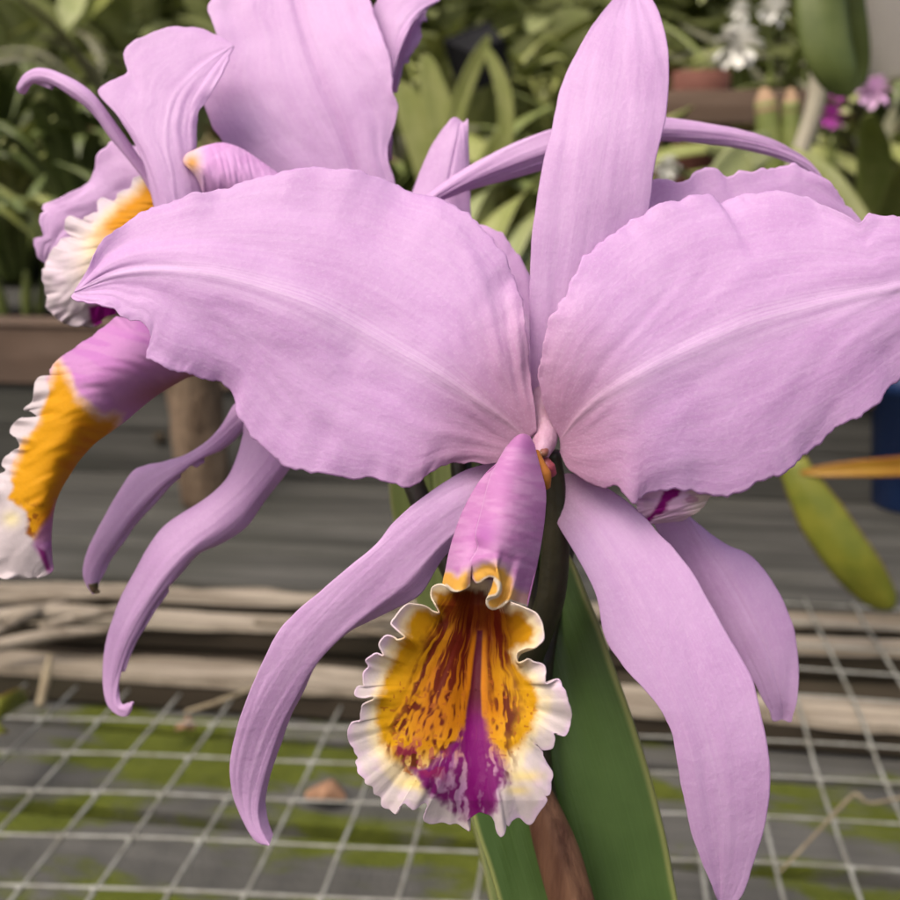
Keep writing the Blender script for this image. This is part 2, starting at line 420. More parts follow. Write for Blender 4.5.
petal('lateral_sepal',
      [(547, 500, .9), (556, 520, .7), (567, 540, .6), (583, 567, .4), (597, 598, .1), (605, 637, -.1), (618, 659, -.2), (633, 677, -.3), (650, 695, -.4), (663, 713, -.4), (672, 734, -.4), (676, 755, -.4), (680, 777, -.3), (685, 802, -.2), (690, 827, .0), (697, 848, .1), (703, 863, .2), (710, 880, .4), (715, 893, .5), (722, 908, .7)],
      [(549, 490, .8), (570, 505, .4), (595, 530, .2), (620, 565, -.15), (645, 605, -.5), (670, 650, -.7), (692, 695, -.85), (710, 740, -.85), (722, 790, -.7), (728, 835, -.4), (728, 875, .1), (722, 908, .7)],
      [(551, 482, .8), (562, 474, .9), (580, 475, .9), (600, 484, .9), (625, 500, .8), (645, 518, .7), (660, 535, .6), (673, 547, .5), (693, 573, .3), (710, 603, .1), (724, 628, .0), (737, 650, -.1), (753, 682, -.2), (762, 720, -.3), (768, 748, -.3), (770, 778, -.2), (768, 803, -.1), (763, 827, .1), (753, 863, .3), (745, 888, .5), (735, 902, .6), (722, 908, .7)],
      fa, M['sepal'], D0 + .004, ruf=.0003, wave=.00022, scal=.0001, groove=.0, flat=.2)

# column (the small waxy body in the centre)
mb = MB()
mb.tube([P(540, 388, .2545), P(543, 415, .2505), P(545, 435, .2475), P(542, 452, .2440), P(540, 464, .2430)], [.0016, .0030, .0034, .0028, .0012], n=50, k=24)
cobj = mb.build('column', M['column'], fa)
mb = MB()
mb.tube([P(547, 450, .2420), P(543, 453.5, .2408), P(538, 454, .2404)], [.0005, .0011, .0006], n=14, k=12)
mb.build('anther_cap', plain('anther', (.13, .07, .03), (.20, .06, .05), 400, .5), fa)
mb = MB(); mb.tube([P(544, 459, .2425), P(548, 467, .2422), P(553, 475, .2430)], [.0010, .0017, .0010], n=16, k=12)
mb.build('stigma', plain('stigma', (.26, .03, .06), (.20, .05, .05), 300, .4), fa)

# --- pigments
WHITE, LILAC = np.array([.52, .46, .48]), np.array([.70, .50, .72])
YEL, ORA, BRN = np.array([.55, .28, .004]), np.array([.40, .135, .002]), np.array([.17, .036, .002])
RED, MAG, PUR = np.array([.080, .004, .002]), np.array([.145, .001, .105]), np.array([.36, .14, .34])
CREAM = np.array([.78, .66, .36])
def lay(c, col_, k): return c * (1 - k[..., None]) + col_ * k[..., None]

YPOLY = [(440, 590), (434, 592), (437, 604), (436, 613), (428, 610), (416, 611), (407, 622), (408, 636), (400, 646), (392, 660), (384, 682), (379, 702), (377, 725), (380, 742), (388, 760), (402, 776), (420, 784), (432, 777), (450, 770), (500, 775), (512, 772), (514, 755), (522, 742), (530, 731), (537, 716), (540, 700), (535, 688), (527, 675), (513, 662), (511, 652), (520, 645), (530, 642), (533, 630), (528, 618), (516, 610), (500, 610), (480, 590)]
VL = [(452, 588), (436, 612), (424, 640), (410, 668), (398, 700), (388, 728), (384, 748), (396, 768), (414, 778), (430, 790), (452, 790), (470, 760), (472, 700), (480, 640), (484, 590)]
VR = [(486, 590), (482, 650), (486, 700), (490, 740), (500, 775), (510, 782), (514, 765), (512, 742), (522, 722), (524, 700), (514, 670), (510, 640), (510, 606)]
MST = [(477, 630), (483, 630), (482, 657), (481, 688), (482, 710), (484, 735), (486, 762), (486, 790), (483, 816), (474, 818), (468, 790), (466, 762), (465, 735), (466, 708), (469.5, 688), (473, 657)]
MFAN = [(466, 715), (448, 750), (424, 768), (414, 768), (424, 796), (440, 803), (452, 810), (470, 822), (492, 822), (502, 796), (510, 776), (500, 755), (486, 715)]

def pig_front(x, y, r, th):
    ap = (484, 566)
    dx, dy = x - ap[0], y - ap[1]
    phi = np.arctan2(dx, dy); rad = np.hypot(dx, dy)
    c = np.broadcast_to(WHITE, x.shape + (3,)).copy()
    c = lay(c, np.array([.76, .66, .60]), .6 * fbm(x / 26, y / 26, 5))
    c = lay(c, LILAC, .75 * sstep(.93, 1.0, r) * vnoise(x / 14, y / 14, 8) + .35 * sstep(.5, .8, fbm(x / 16, y / 16, 77)))
    sy = sdpoly(x, y, YPOLY) + 9 * (fbm(x / 9, y / 9, 11) - .5) + 2.5
    low = sstep(725, 775, y)
    c = lay(c, CREAM, sstep(-14, 0, sy) * .75)
    ye = lay(np.broadcast_to(YEL, x.shape + (3,)), ORA, np.clip(sstep(14, 60, sy + 12 * fbm(x / 12, y / 12, 21)), 0, 1))
    ye = lay(ye, CREAM, .75 * sstep(745, 785, y))
    thr = np.exp(-((x - 480) / 42) ** 2) * (1 - sstep(615, 720, y))
    ye = lay(ye, BRN, np.clip(thr * 1.15, 0, 1))
    k = sstep(-3, 7 + 10 * low, sy)
    c = c * (1 - k[..., None]) + ye * k[..., None]
    # yellow stains out in the white
    for px, py, q in ((518, 790, 8), (528, 776, 10), (416, 783, 9)):
        c = lay(c, np.array([.76, .60, .16]), .65 * np.exp(-((x - px) / (1.5 * q)) ** 2 - ((y - py) / (.6 * q)) ** 2))
    # dark red veins fanning out of the throat and breaking into spots
    warp = 2.6 * (fbm(x / 30, y / 30, 31) - .5)
    phv = np.arctan2(x - 484, y - 530)
    vn = vnoise(phv * 52 + 2 * warp, rad / 52, 41) * .50 + vnoise(phv * 92 + 3 * warp, rad / 20, 43) * .32 + vnoise(phv * 22 + warp, rad / 60, 45) * .18
    spot = vnoise(phv * 58 + .8 * warp, rad / 6.5, 47)
    far = sstep(95, 165, rad)
    vn = vn * (1 - .6 * far) + (.42 * spot + .18 * vn) * far
    sl = np.maximum(sdpoly(x, y, VL), sdpoly(x, y, VR)) + 14 * (fbm(x / 11, y / 11, 51) - .5)
    edge = sstep(-6, 12, sl)
    thres = .50 - .06 * (1 - sstep(610, 680, y)) + .02 * far
    vk = sstep(thres - .08, thres + .09, vn) * edge
    c = lay(c, RED, vk * .95)
    c = lay(c, np.array([.16, .022, .003]), .85 * (1 - sstep(590, 632, y)) * sstep(0, 8, sl))
    # little dark specks
    sp = sstep(.80, .86, vnoise(x / 3.2, y / 3.2, 61)) * sstep(-2, 8, sy) * sstep(640, 700, y)
    c = lay(c, np.array([.30, .08, .01]), sp * .7)
    # bright line beside the stripe, then magenta stripe and fan
    sm = sdpoly(x, y, MST) + 5 * (fbm(x / 6, y / 9, 71) - .5) * sstep(690, 740, y)
    c = lay(c, ORA * 1.15, .8 * sstep(-7, -2, sm) * (1 - sstep(690, 715, y)) * sstep(625, 645, y))
    sf = sdpoly(x, y, MFAN) + 12 * (fbm(x / 9, y / 9, 81) - .5)
    kf = sstep(-4, 8, sf)
    c = lay(c, PUR * .95, kf * .8 * sstep(725, 770, y))
    ph2 = np.arctan2(x - 476, y - 640); r2 = np.hypot(x - 476, y - 640)
    fn = vnoise(ph2 * 38 + 3 * (fbm(x / 15, y / 15, 91) - .5), r2 / 24, 93) * .55 + vnoise(ph2 * 16, r2 / 30, 94) * .20 + fbm(x / 5, y / 5, 95, 2) * .25
    c = lay(c, MAG, sstep(.34, .48, fn) * kf * .95)
    redfan = sstep(0, 10, sdpoly(x, y, [(384, 738), (400, 728), (455, 745), (448, 785), (425, 782), (398, 768)]))
    c = lay(c, np.array([.27, .018, .07]), .55 * redfan * sstep(.46, .56, fbm(x / 6, y / 6, 97, 2)))
    top = 1 - sstep(690, 735, y)
    stripe = sstep(-1.2, 1.6, sm)
    c = lay(c, np.array([.060, .001, .016]) * top[..., None] + MAG * (1 - top)[..., None], stripe * (.96 - .55 * sstep(770, 815, y) * sstep(.5, .62, fbm(x / 8, y / 13, 99))))
    # clean pale rim
    rim = sstep(.97, .99, r) * (1 - sstep(615, 660, y))
    c = lay(c, np.array([.66, .59, .53]), rim * .5)
    return np.clip(c, 0.002, .9)

OUT_A = [(438.8, 612), (434.9, 604), (431, 596), (431.8, 588), (436, 584.8), (441, 584), (448.9, 586), (456, 580), (466, 572), (482, 570), (497, 574), (506, 588), (510, 600.5), (519, 605), (530, 609.8), (536, 613), (539.3, 617.5), (542, 623), (543.2, 630), (544, 635), (543.2, 640), (539, 644.5), (534.7, 647.4), (528, 647.4), (522.2, 649.4), (518, 652), (516.8, 656.4), (517, 660), (519.3, 662.6), (524, 661), (528.4, 659), (533.9, 661.9), (540.9, 663.4), (545, 666), (546.3, 671), (544.8, 677.4), (546.3, 683.6), (552, 682), (559, 679.4), (564, 689), (568, 698.4), (569, 701.7), (571.3, 710), (571.3, 718.3), (570, 727.5), (568, 732), (565, 735.8), (560, 735.3), (554, 733), (555.5, 738), (555, 743.3), (553, 748), (547, 750), (543.3, 749.7), (538, 745), (533.3, 743), (538, 747.5), (543, 751.7), (544, 756.7), (546.7, 763.3), (552.5, 774), (550.8, 782.5), (551, 789), (549, 794.7), (545, 795.8), (546.7, 800.8), (540.8, 810), (538.3, 814), (533.3, 821.7), (527.5, 823.8), (518.3, 817.5), (512, 821), (508.3, 825.8), (505.8, 823.3), (505.5, 829), (504, 835), (500.5, 836.5), (496.7, 830), (495, 821.7), (491.7, 815.8), (485, 813.3), (479, 811.7), (472.5, 816.7), (467.5, 821.7), (470, 830.8), (463.3, 828.3), (456.7, 823.3), (450, 824.7), (443.3, 822.5), (430.8, 823.3), (423.3, 820.8), (425, 813), (427.5, 806.7), (425.8, 802.5), (421.7, 804), (415, 808.7), (410, 806.7), (404, 803.3), (398.3, 809), (395.8, 814.7), (390, 810.8), (382.5, 805), (380.8, 797.5), (374, 793.3), (372.5, 786.7), (364.7, 783.3), (364, 779), (359, 773), (357.5, 766.7), (355.3, 761.7), (358.3, 757.5), (355, 753), (353.3, 748.3), (349, 743.3), (347.5, 733.3), (350.8, 723.3), (359.7, 720.8), (360, 713), (361.7, 705.8), (366.7, 702.5), (374, 699), (371.7, 696.2), (363.3, 697.6), (357, 697), (354.8, 693), (358, 686.7), (364, 686.3), (363.3, 683), (363.3, 672.7), (368, 666.5), (365.7, 660.3), (371, 656), (376.5, 653.3), (382.8, 655.6), (382, 651.7), (379, 645.5), (381, 640), (386.6, 635.4), (393.6, 637), (397.5, 639.6), (404.5, 637), (400.6, 633), (395, 628), (391, 623), (395, 617), (397.5, 613.6), (402, 608), (408.5, 603.5), (415, 604), (422, 605), (428, 607.5), (433, 611)]

def front_lip(parent):
    nt, nr = 1100, 190
    o = catmull(np.c_[np.array(OUT_A), np.zeros(len(OUT_A))], nt, True)[:, :2]
    cx, cy = 476.0, 690.0
    ka = np.arange(nt); jit = 2.6 * (fbm(ka / 11.0, 0, 3, 3) - .5) * np.minimum(1, np.minimum(ka, nt - ka) / 40) * sstep(640, 680, o[:, 1])
    dd_ = o - [cx, cy]; o = o + dd_ / np.linalg.norm(dd_, axis=1)[:, None] * jit[:, None]
    rr = np.linspace(0.0, 1, nr) ** .85
    ker = np.exp(-.5 * (np.arange(-150, 151) / 42.0) ** 2); ker /= ker.sum()
    os_ = np.stack([np.convolve(np.r_[o[-150:, q], o[:, q], o[:150, q]], ker, 'valid') for q in (0, 1)], -1)
    bl = (sstep(.62, 1, rr) ** 1.3)[:, None, None]
    oo = os_[None] * (1 - bl) + o[None] * bl
    X = cx + (oo[..., 0] - cx) * rr[:, None]; Y = cy + (oo[..., 1] - cy) * rr[:, None]
    Rr = np.broadcast_to(rr[:, None], X.shape); k = np.arange(nt)
    s = np.broadcast_to(k[None], X.shape)
    dc = np.interp(Y, [560, 580, 605, 640, 690, 740, 800, 840], [2.4, 2.2, 1.7, 1.05, .45, .1, -.05, .2])
    chan = .35 * np.exp(-((X - (478 - (Y - 690) * .03)) / 22) ** 2) * sstep(815, 700, Y)      # the channel down the middle
    de = np.interp(Y, [560, 580, 605, 640, 690, 740, 800, 840], [2.2, .75, .25, .05, -.05, .1, .2, .4])
    # the margin is a closed ring, so its ruffle noise must close too
    ang = 2 * math.pi * s / nt
    ring = lambda f, sd_: vnoise(40 + f * np.cos(ang), 40 + f * np.sin(ang), sd_)
    hidden = np.exp(-((X - 482) / 24) ** 2) * (1 - sstep(590, 612, Y))
    ruff = (.60 * (2 * ring(1.9, 5) - 1) + .30 * (2 * ring(4.2, 6) - 1)) * sstep(.55, 1, Rr) * (1 - hidden)
    ribs = (.055 * (2 * ring(8, 7) - 1) + .03 * (2 * ring(17, 12) - 1)) * sstep(.55, .95, Rr)
    veins = .012 * (2 * vnoise(np.arctan2(X - 484, Y - 566) * 22, np.hypot(X - 484, Y - 566) / 60, 9) - 1) * (1 - sstep(.6, .9, Rr))
    w = Rr ** 2.4
    d = .207 + (dc * (1 - w) + de * w + ruff + ribs + veins + chan * (1 - w)) / 100
    V = P(X, Y, d)
    C = pig_front(X, Y, Rr, ang)
    vs, fs, cs = [V.reshape(-1, 3)], gridfaces(nr, nt, 0, True), [C.reshape(-1, 3)]
    n0 = nr * nt
    # the rolled tube above: its left half, and the right half folded over it along the seam
    def half(Lp, Mp, Rp, pig, nu=150, nv=90, ruf=0.0):
        nonlocal n0
        g = []
        for pts in (Lp, Mp, Rp): g.append(catmull(np.array(pts, float) * [1, 1, 40], nu) / [1, 1, 40])
        l, m, r = g
        v = np.linspace(-1, 1, nv)[None, :, None]
        q = m[:, None] + v * ((r - l) / 2)[:, None] + v ** 2 * ((r + l) / 2 - m)[:, None]
        x, y, dd = q[..., 0], q[..., 1], q[..., 2]
        u = np.linspace(0, 1, nu)[:, None]
        dd = dd + .014 * (2 * fbm(x / 10, y / 4, 19) - 1) + ruf * sstep(.82, 1, u) * (2 * vnoise(v[..., 0] * 3.2, u * 0, 23) - 1)
        vs.append(P(x, y, .207 + dd / 100).reshape(-1, 3)); cs.append(pig(x, y, u, v[..., 0]).reshape(-1, 3))
        fs.extend(gridfaces(nu, nv, n0)); n0 += nu * nv
    T1, T2, T3 = np.array([.42, .17, .38]), np.array([.48, .24, .44]), np.array([.33, .09, .32])
    RIM = [(447, 586), (449.5, 588), (455, 592), (460, 592.5), (464.4, 592), (467.5, 589), (469.3, 586), (471.5, 584), (476, 583.2), (480.2, 582.6), (485, 579), (489.5, 576.8), (493, 577.4), (495.8, 579.4), (499, 584), (499.7, 588.8), (499, 592.5), (496.5, 595.4), (493, 596.5), (489.5, 597.5), (486.5, 600), (485.9, 603.5), (488, 607.5), (491.9, 609.6), (497, 609), (502, 606.7), (506, 603.5), (510, 601.2), (519, 604.5), (527, 607)]
    rp = np.array(RIM)
    def pig_tube(x, y, u, v):
        x, y, v = np.broadcast_arrays(x, y, v)
        c = lay(np.broadcast_to(T2, x.shape + (3,)), T1, sstep(.35, .65, fbm(x / 20, y / 6, 3)) * .8)
        c = lay(c, T3, .75 * np.exp(-((x - 486) / 13) ** 2 - ((y - 534) / 12) ** 2) + .6 * np.exp(-((x - 528) / 7) ** 2 - ((y - 446) / 9) ** 2))
        c = lay(c, T3, .13 * sstep(.4, .8, vnoise((x + y * .3) / 24, (y - x * .35) / 3.2, 13)))
        dr = np.full(x.shape, 1e9)
        for i in range(len(rp) - 1):
            a, e = rp[i], rp[i + 1] - rp[i]
            t = np.clip(((x - a[0]) * e[0] + (y - a[1]) * e[1]) / (e @ e), 0, 1)
            dr = np.minimum(dr, np.hypot(x - a[0] - t * e[0], y - a[1] - t * e[1]))
        n = 5 * (fbm(x / 7, y / 7, 29) - .5)
        amt = 1 - .6 * sstep(505, 522, x)
        c = lay(c, np.array([.56, .40, .38]), (1 - sstep(12, 21, dr + n)) * .7 * amt)
        c = lay(c, np.array([.66, .35, .006]), (1 - sstep(10, 16, dr + n)) * amt * (.85 - .6 * np.exp(-((x - 470) / 3) ** 2)))
        c = lay(c, np.array([.66, .58, .46]), 1 - sstep(1.2, 2.6, dr))
        return c
    def pig_left(x, y, u, v):
        c = pig_tube(x, y, u, v)
        return c
    def pig_right(x, y, u, v):
        c = pig_tube(x, y, u, v)
        k = (1 - sstep(-.985, -.955, np.broadcast_to(v, x.shape)))
        return lay(c, np.array([.58, .36, .56]), k * .5)
    half([(500, 458, 2.9), (494, 468, 2.4), (480, 481, 1.9), (467, 504, 1.5), (458, 524, 1.2), (450, 550, .9), (446, 570, .7), (443, 585, .6), (449, 588, .4)],
         [(502, 456, 2.3), (490, 480, 1.5), (479, 504, 1.0), (469, 528, .6), (462, 552, .25), (458, 573, .0), (457, 592, -.1)],
         [(504, 452, 2.0), (497, 470, 1.4), (492, 490, 1.0), (487, 510, .7), (482, 534, .35), (476, 552, .1), (471, 568, -.1), (469.5, 586, -.05)], pig_left, ruf=.0)
    # right half, ending in the ruffled rim
    nu, nv = 170, 130
    Ls = catmull(np.array([(512, 441, 2.6), (506, 448, 2.0), (503, 453, 1.75), (496, 466, 1.3), (490, 478, 1.0), (485, 496, .75), (480, 516, .5), (475.5, 534, .2), (478, 546, .1), (473, 555, .0), (467, 562, -.1), (465.5, 569, -.1), (466, 580, -.05), (469.3, 586, .0)]) * [1, 1, 40], nu) / [1, 1, 40]
    Ms = catmull(np.array([(521, 434.5, 2.5), (520, 450, 1.6), (517, 475, .95), (513, 500, .5), (509, 525, .15), (504, 550, -.1), (498, 570, -.25), (495, 585, -.25), (490, 597, -.1)]) * [1, 1, 40], nu) / [1, 1, 40]
    Rs = catmull(np.array([(530, 437, 2.8), (534, 445, 2.6), (536, 453, 2.4), (541, 472, 2.0), (545.5, 492, 1.7), (544.5, 516, 1.4), (541, 542, 1.15), (535, 570, .9), (530.5, 590, .7), (527, 607, .55)]) * [1, 1, 40], nu) / [1, 1, 40]
    rim = catmull(np.c_[rp[8:] , np.zeros(len(rp) - 8)], nv)[:, :2]
    v = np.linspace(-1, 1, nv)
    q = Ms[:, None] + v[None, :, None] * ((Rs - Ls) / 2)[:, None] + (v ** 2)[None, :, None] * ((Rs + Ls) / 2 - Ms)[:, None]
    u = np.linspace(0, 1, nu)[:, None]
    dl = rim - q[-1, :, :2]
    q[..., :2] += (sstep(.74, 1, u))[..., None] * dl[None]
    curl = .32 * (2 * vnoise(np.arange(nv) / 17.0, 0, 37) - 1)
    x, y = q[..., 0], q[..., 1]
    dd = q[..., 2] + .014 * (2 * vnoise((x + y * .3) / 30, (y - x * .35) / 5, 13) - 1) + sstep(.7, 1, u) * curl[None] - .12 * sstep(.93, 1, u)
    vs.append(P(x, y, .207 + dd / 100).reshape(-1, 3)); cs.append(pig_right(x, y, u, v[None]).reshape(-1, 3))
    fs.extend(gridfaces(nu, nv, n0)); n0 += nu * nv
    # the underside of the tube, closing it behind
    bl = np.array([(503, 458, 2.9), (480, 481, 1.9), (458, 524, 1.25), (443, 585, .65)], float); br = np.array([(533, 445, 2.7), (545, 492, 1.75), (541, 542, 1.2), (527, 607, .6)], float)
    bl = catmull(bl * [1, 1, 40], 40) / [1, 1, 40]; br = catmull(br * [1, 1, 40], 40) / [1, 1, 40]
    vv = np.linspace(0, 1, 30)[None, :, None]
    q = bl[:, None] * (1 - vv) + br[:, None] * vv
    q[..., 2] += 4 * (vv * (1 - vv))[..., 0] * np.linspace(.5, 1.9, 40)[:, None]
    vs.append(P(q[..., 0], q[..., 1], .207 + q[..., 2] / 100).reshape(-1, 3)); cs.append(np.broadcast_to(T1, (1200, 3)))
    fs.extend(gridfaces(40, 30, n0)); n0 += 1200
    # orange inner flank of the tube beside the column
    mb_ = MB(); mb_.tube([P(534, 452, .2335), P(538, 466, .2325), P(543, 478, .2315), P(546, 488, .232)], [.0010, .0016, .0020, .0009], n=24, k=12)
    vs.append(np.vstack(mb_.v)); fs.extend([tuple(i + n0 for i in f) for f in mb_.f]); cs.append(np.broadcast_to(np.array([.38, .14, .03]), (len(mb_.v[0]), 3))); n0 += len(mb_.v[0])
    return mesh_obj('lip', np.vstack(vs), fs, M['lip'], parent, colr=np.vstack(cs), thick=.0003)
front_lip(fa)

# --- a lip seen from the side: a lofted, frilled and pigmented surface
def side_lip(parent, L, Mid, Rr, d0, pig, nu=180, nv=110, fr=.0016, frf=26, seed=3, rag=0.0):
    def cv(pts):
        a = np.array(pts, float) * [1, 1, 40]
        return catmull(a, nu) / [1, 1, 40]
    l, m, r = cv(L), cv(Mid), cv(Rr)
    kl = np.arange(nu); l[:, :2] += rag * (np.stack([fbm(kl / 5.0, 0, seed + 40, 3), fbm(kl / 5.0, 9, seed + 41, 3)], -1) - .5) * 2
    v = np.linspace(-1, 1, nv)[None, :, None]
    q = m[:, None] + v * ((r - l) / 2)[:, None] + v ** 2 * ((r + l) / 2 - m)[:, None]
    u = np.linspace(0, 1, nu)[:, None]; v2 = v[..., 0]
    x, y = q[..., 0], q[..., 1]
    d = d0 + q[..., 2] / 100 + fr * sstep(-.45, -1, v2) * (2 * fbm(u * frf, v2 * .5, seed, 2) - 1) * 2 + .0003 * (2 * vnoise(u * 42 + v2 * 4, v2 * 2, seed + 1) - 1)
    C = pig(x, y, u, v2)
    return mesh_obj('lip', P(x, y, d).reshape(-1, 3), gridfaces(nu, nv), M['lip'], parent, colr=np.clip(C, .002, .9).reshape(-1, 3), thick=.0003)

# --- the left bloom, seen from the side
fb = flower(235, 385, .285, 'left bloom turned sideways with its orange lip in profile')
def pig_b(x, y, u, v):
    x, y, v = np.broadcast_arrays(x, y, v)
    c = lay(np.broadcast_to(np.array([.47, .23, .45]), x.shape + (3,)), np.array([.42, .15, .42]), .5 * sstep(.48, .68, vnoise((x + y) / 40, (y - x * .25) / 6.5, 5)) * (1 - sstep(-.2, .7, v)) + .2)
    c = lay(c, np.array([.30, .11, .07]), .75 * sstep(.45, 1.0, v) * sstep(420, 385, y))
    sy = sdpoly(x, y, [(58, 364), (66, 376), (76, 398), (92, 412), (100, 418), (118, 416), (112, 436), (90, 462), (70, 492), (56, 520), (44, 538), (20, 540), (-20, 545), (-20, 470), (12, 474), (24, 440), (40, 420), (36, 405), (50, 385)]) + 5 * (fbm(x / 7, y / 7, 9) - .5)
    c = lay(c, np.array([.72, .60, .45]), sstep(-9, 0, sy) * .7)
    ye = lay(np.broadcast_to(YEL * [1, .93, 1], x.shape + (3,)), np.array([.45, .13, .004]), .8 * sstep(-.2, .8, v) * (.45 + .55 * sstep(.35, .62, fbm((x + y) / 44, (y - x * .3) / 7, 15))))
    k = sstep(-9, 7, sy + 5 * (fbm((x + y) / 30, (y - x * .3) / 4, 55) - .5)); c = c * (1 - k[..., None]) + ye * k[..., None]
    c = lay(c, RED * 1.6, sstep(.62, .70, fbm(x / 7, y / 5, 25, 2)) * sstep(490, 520, y) * k * .7)
    wh = sdpoly(x, y, [(46, 380), (54, 362), (44, 362), (-30, 400), (-30, 600), (56, 600), (56, 552), (40, 546), (27, 533), (28, 512), (8, 498), (14, 490), (10, 470), (22, 440), (34, 430), (44, 405), (50, 392)]) + 4 * (fbm(x / 6, y / 6, 35) - .5)
    c = lay(c, lay(np.broadcast_to(WHITE, x.shape + (3,)), np.array([.70, .62, .32]), .8 * np.exp(-((x - 12) / 9) ** 2 - ((y - 519) / 8) ** 2)), sstep(-2.5, 2.5, wh))
    mg = sdpoly(x, y, [(56, 500), (50, 515), (40, 528), (32, 545), (42, 560), (50, 580), (60, 575), (60, 520)])
    c = lay(c, PUR * 1.15, .8 * sstep(-3, 4, mg))
    c = lay(c, MAG * 1.25, .9 * sstep(-1, 3, sdpoly(x, y, [(36, 545), (46, 550), (52, 571), (46, 572), (41, 560)])))
    return c
side_lip(fb,
    [(215, 345, .4), (182, 330, .4), (150, 322, .4), (118, 318, .4), (106, 325, .4), (94, 333, .4), (80, 345, .35), (66, 354, .3), (53, 364, .2), (49, 372, .1), (51, 379, .0), (40, 377, .1), (34, 390, .2), (31, 402, .25), (25, 409, .2), (31, 411, .0), (36, 417, -.1), (22, 418, .1), (13, 425, .3), (10, 432, .3), (17, 437, .1), (20, 446, .0), (12, 452, .2), (3, 459, .3), (0, 466, .3), (5, 472, .1), (-6, 477, .3), (-16, 490, .4), (-22, 510, .4), (-26, 535, .4), (-20, 560, .3), (-6, 573, .2), (8, 579, .1), (24, 581, .0)],
    [(220, 362, -.6), (185, 356, -.9), (150, 356, -1.0), (120, 364, -1.05), (95, 382, -1.0), (75, 408, -.9), (58, 440, -.8), (42, 475, -.7), (30, 510, -.6), (26, 545, -.4), (34, 578, .0)],
    [(225, 372, .4), (192, 376, .4), (175, 384, .4), (160, 393, .35), (145, 404, .3), (125, 421, .2), (110, 432, .1), (95, 443, .0), (80, 459, .0), (70, 474, .0), (62, 487, .0), (56, 501, .0), (52.5, 518, .0), (51, 540, .0), (52, 560, .0), (53, 570, .0), (47, 575, .0), (38, 578, .0)],
    .268, pig_b, fr=.0026, frf=30, seed=7, rag=2.6)
petal('petal',
      [(200, 330, .6), (178, 290, .5), (162, 245, .3), (152, 205, .0), (147, 183, -.1), (142, 161, -.2), (132, 140, -.2), (117, 115, -.1), (99, 94, .0), (108, 84, .1), (118, 78, .2), (127, 72, .3), (124, 60, .4), (124, 52, .5), (137, 40, .6), (156, 31, .7), (178, 26.5, .9), (200, 29, 1.0), (216, 34, .9), (234, 46, .7)],
      [(205, 330, .2), (190, 285, -.2), (178, 245, -.5), (172, 205, -.7), (168, 170, -.7), (163, 142, -.6), (164, 116, -.4), (174, 90, -.1), (200, 66, .3), (234, 46, .7)],
      [(225, 330, .6), (222, 290, .5), (216, 245, .3), (208, 215, .2), (203, 192, .1), (202, 180, .1), (195, 170, .0), (190, 158, .0), (196, 148, .0), (197, 132, .1), (197, 120, .1), (204, 103, .2), (217, 84, .3), (227, 64, .5), (234, 46, .7)],
      fb, M['sepal'], .285, ruf=.0006, wave=.0004, scal=.0004, groove=-.0002)
petal('dorsal_sepal',
      [(190, 230, .6), (165, 190, .4), (143, 160, .2), (128, 138, .0), (112, 116, -.2), (98, 97, -.3), (85, 84, -.4), (70, 75, -.4), (52, 68, -.3), (36, 66, -.1), (24, 71, .1), (18, 80, .2), (15, 88, .3), (20, 93, .4)],
      [(185, 232, .3), (160, 197, .1), (138, 168, -.1), (120, 144, -.35), (104, 121, -.6), (90, 102, -.8), (76, 90, -.9), (60, 81, -.8), (44, 75, -.6), (32, 75, -.4), (24, 80, -.2), (20, 88, .1), (20, 93, .4)],
      [(180, 235, .6), (155, 203, .4), (142, 178, .2), (128, 160, .0), (112, 143, -.1), (97, 122, -.2), (84, 108, -.3), (70, 98, -.3), (55, 87, -.2), (42, 82, .0), (32, 80, .1), (26, 84, .2), (23, 90, .3), (20, 93, .4)],
      fb, M['sepal'], .292, nu=90, nv=41, ruf=.0002, wave=.00022, scal=.0001, back=.001)
petal('lateral_sepal',
      [(265, 380, .5), (245, 395, .3), (232, 405, .2), (220, 424, .1), (205, 440, .1), (185, 453, .1), (165, 459, .1), (146, 463, .1), (132, 470, .1), (118, 489, .1), (105, 512, .1), (93, 535, .2), (84, 556, .3), (81, 575, .4), (86, 588, .5), (93, 594, .4)],
      [(275, 400, .2), (250, 410, .0), (232, 425, -.2), (215, 442, -.4), (195, 456, -.6), (170, 470, -.8), (148, 486, -.9), (128, 508, -.9), (112, 532, -.7), (99, 556, -.3), (92, 577, .1), (93, 594, .4)],
      [(285, 415, .5), (262, 424, .4), (245, 432, .3), (235, 442, .2), (220, 453, .1), (200, 460, .1), (185, 472, .0), (168, 484, .0), (150, 504, .0), (135, 520, .1), (120, 540, .2), (107, 557, .3), (100, 573, .4), (95, 586, .5), (93, 594, .4)],
      fb, M['sepal'], .288, nu=110, nv=51, ruf=.0003, wave=.00022, scal=.0001, back=.001)
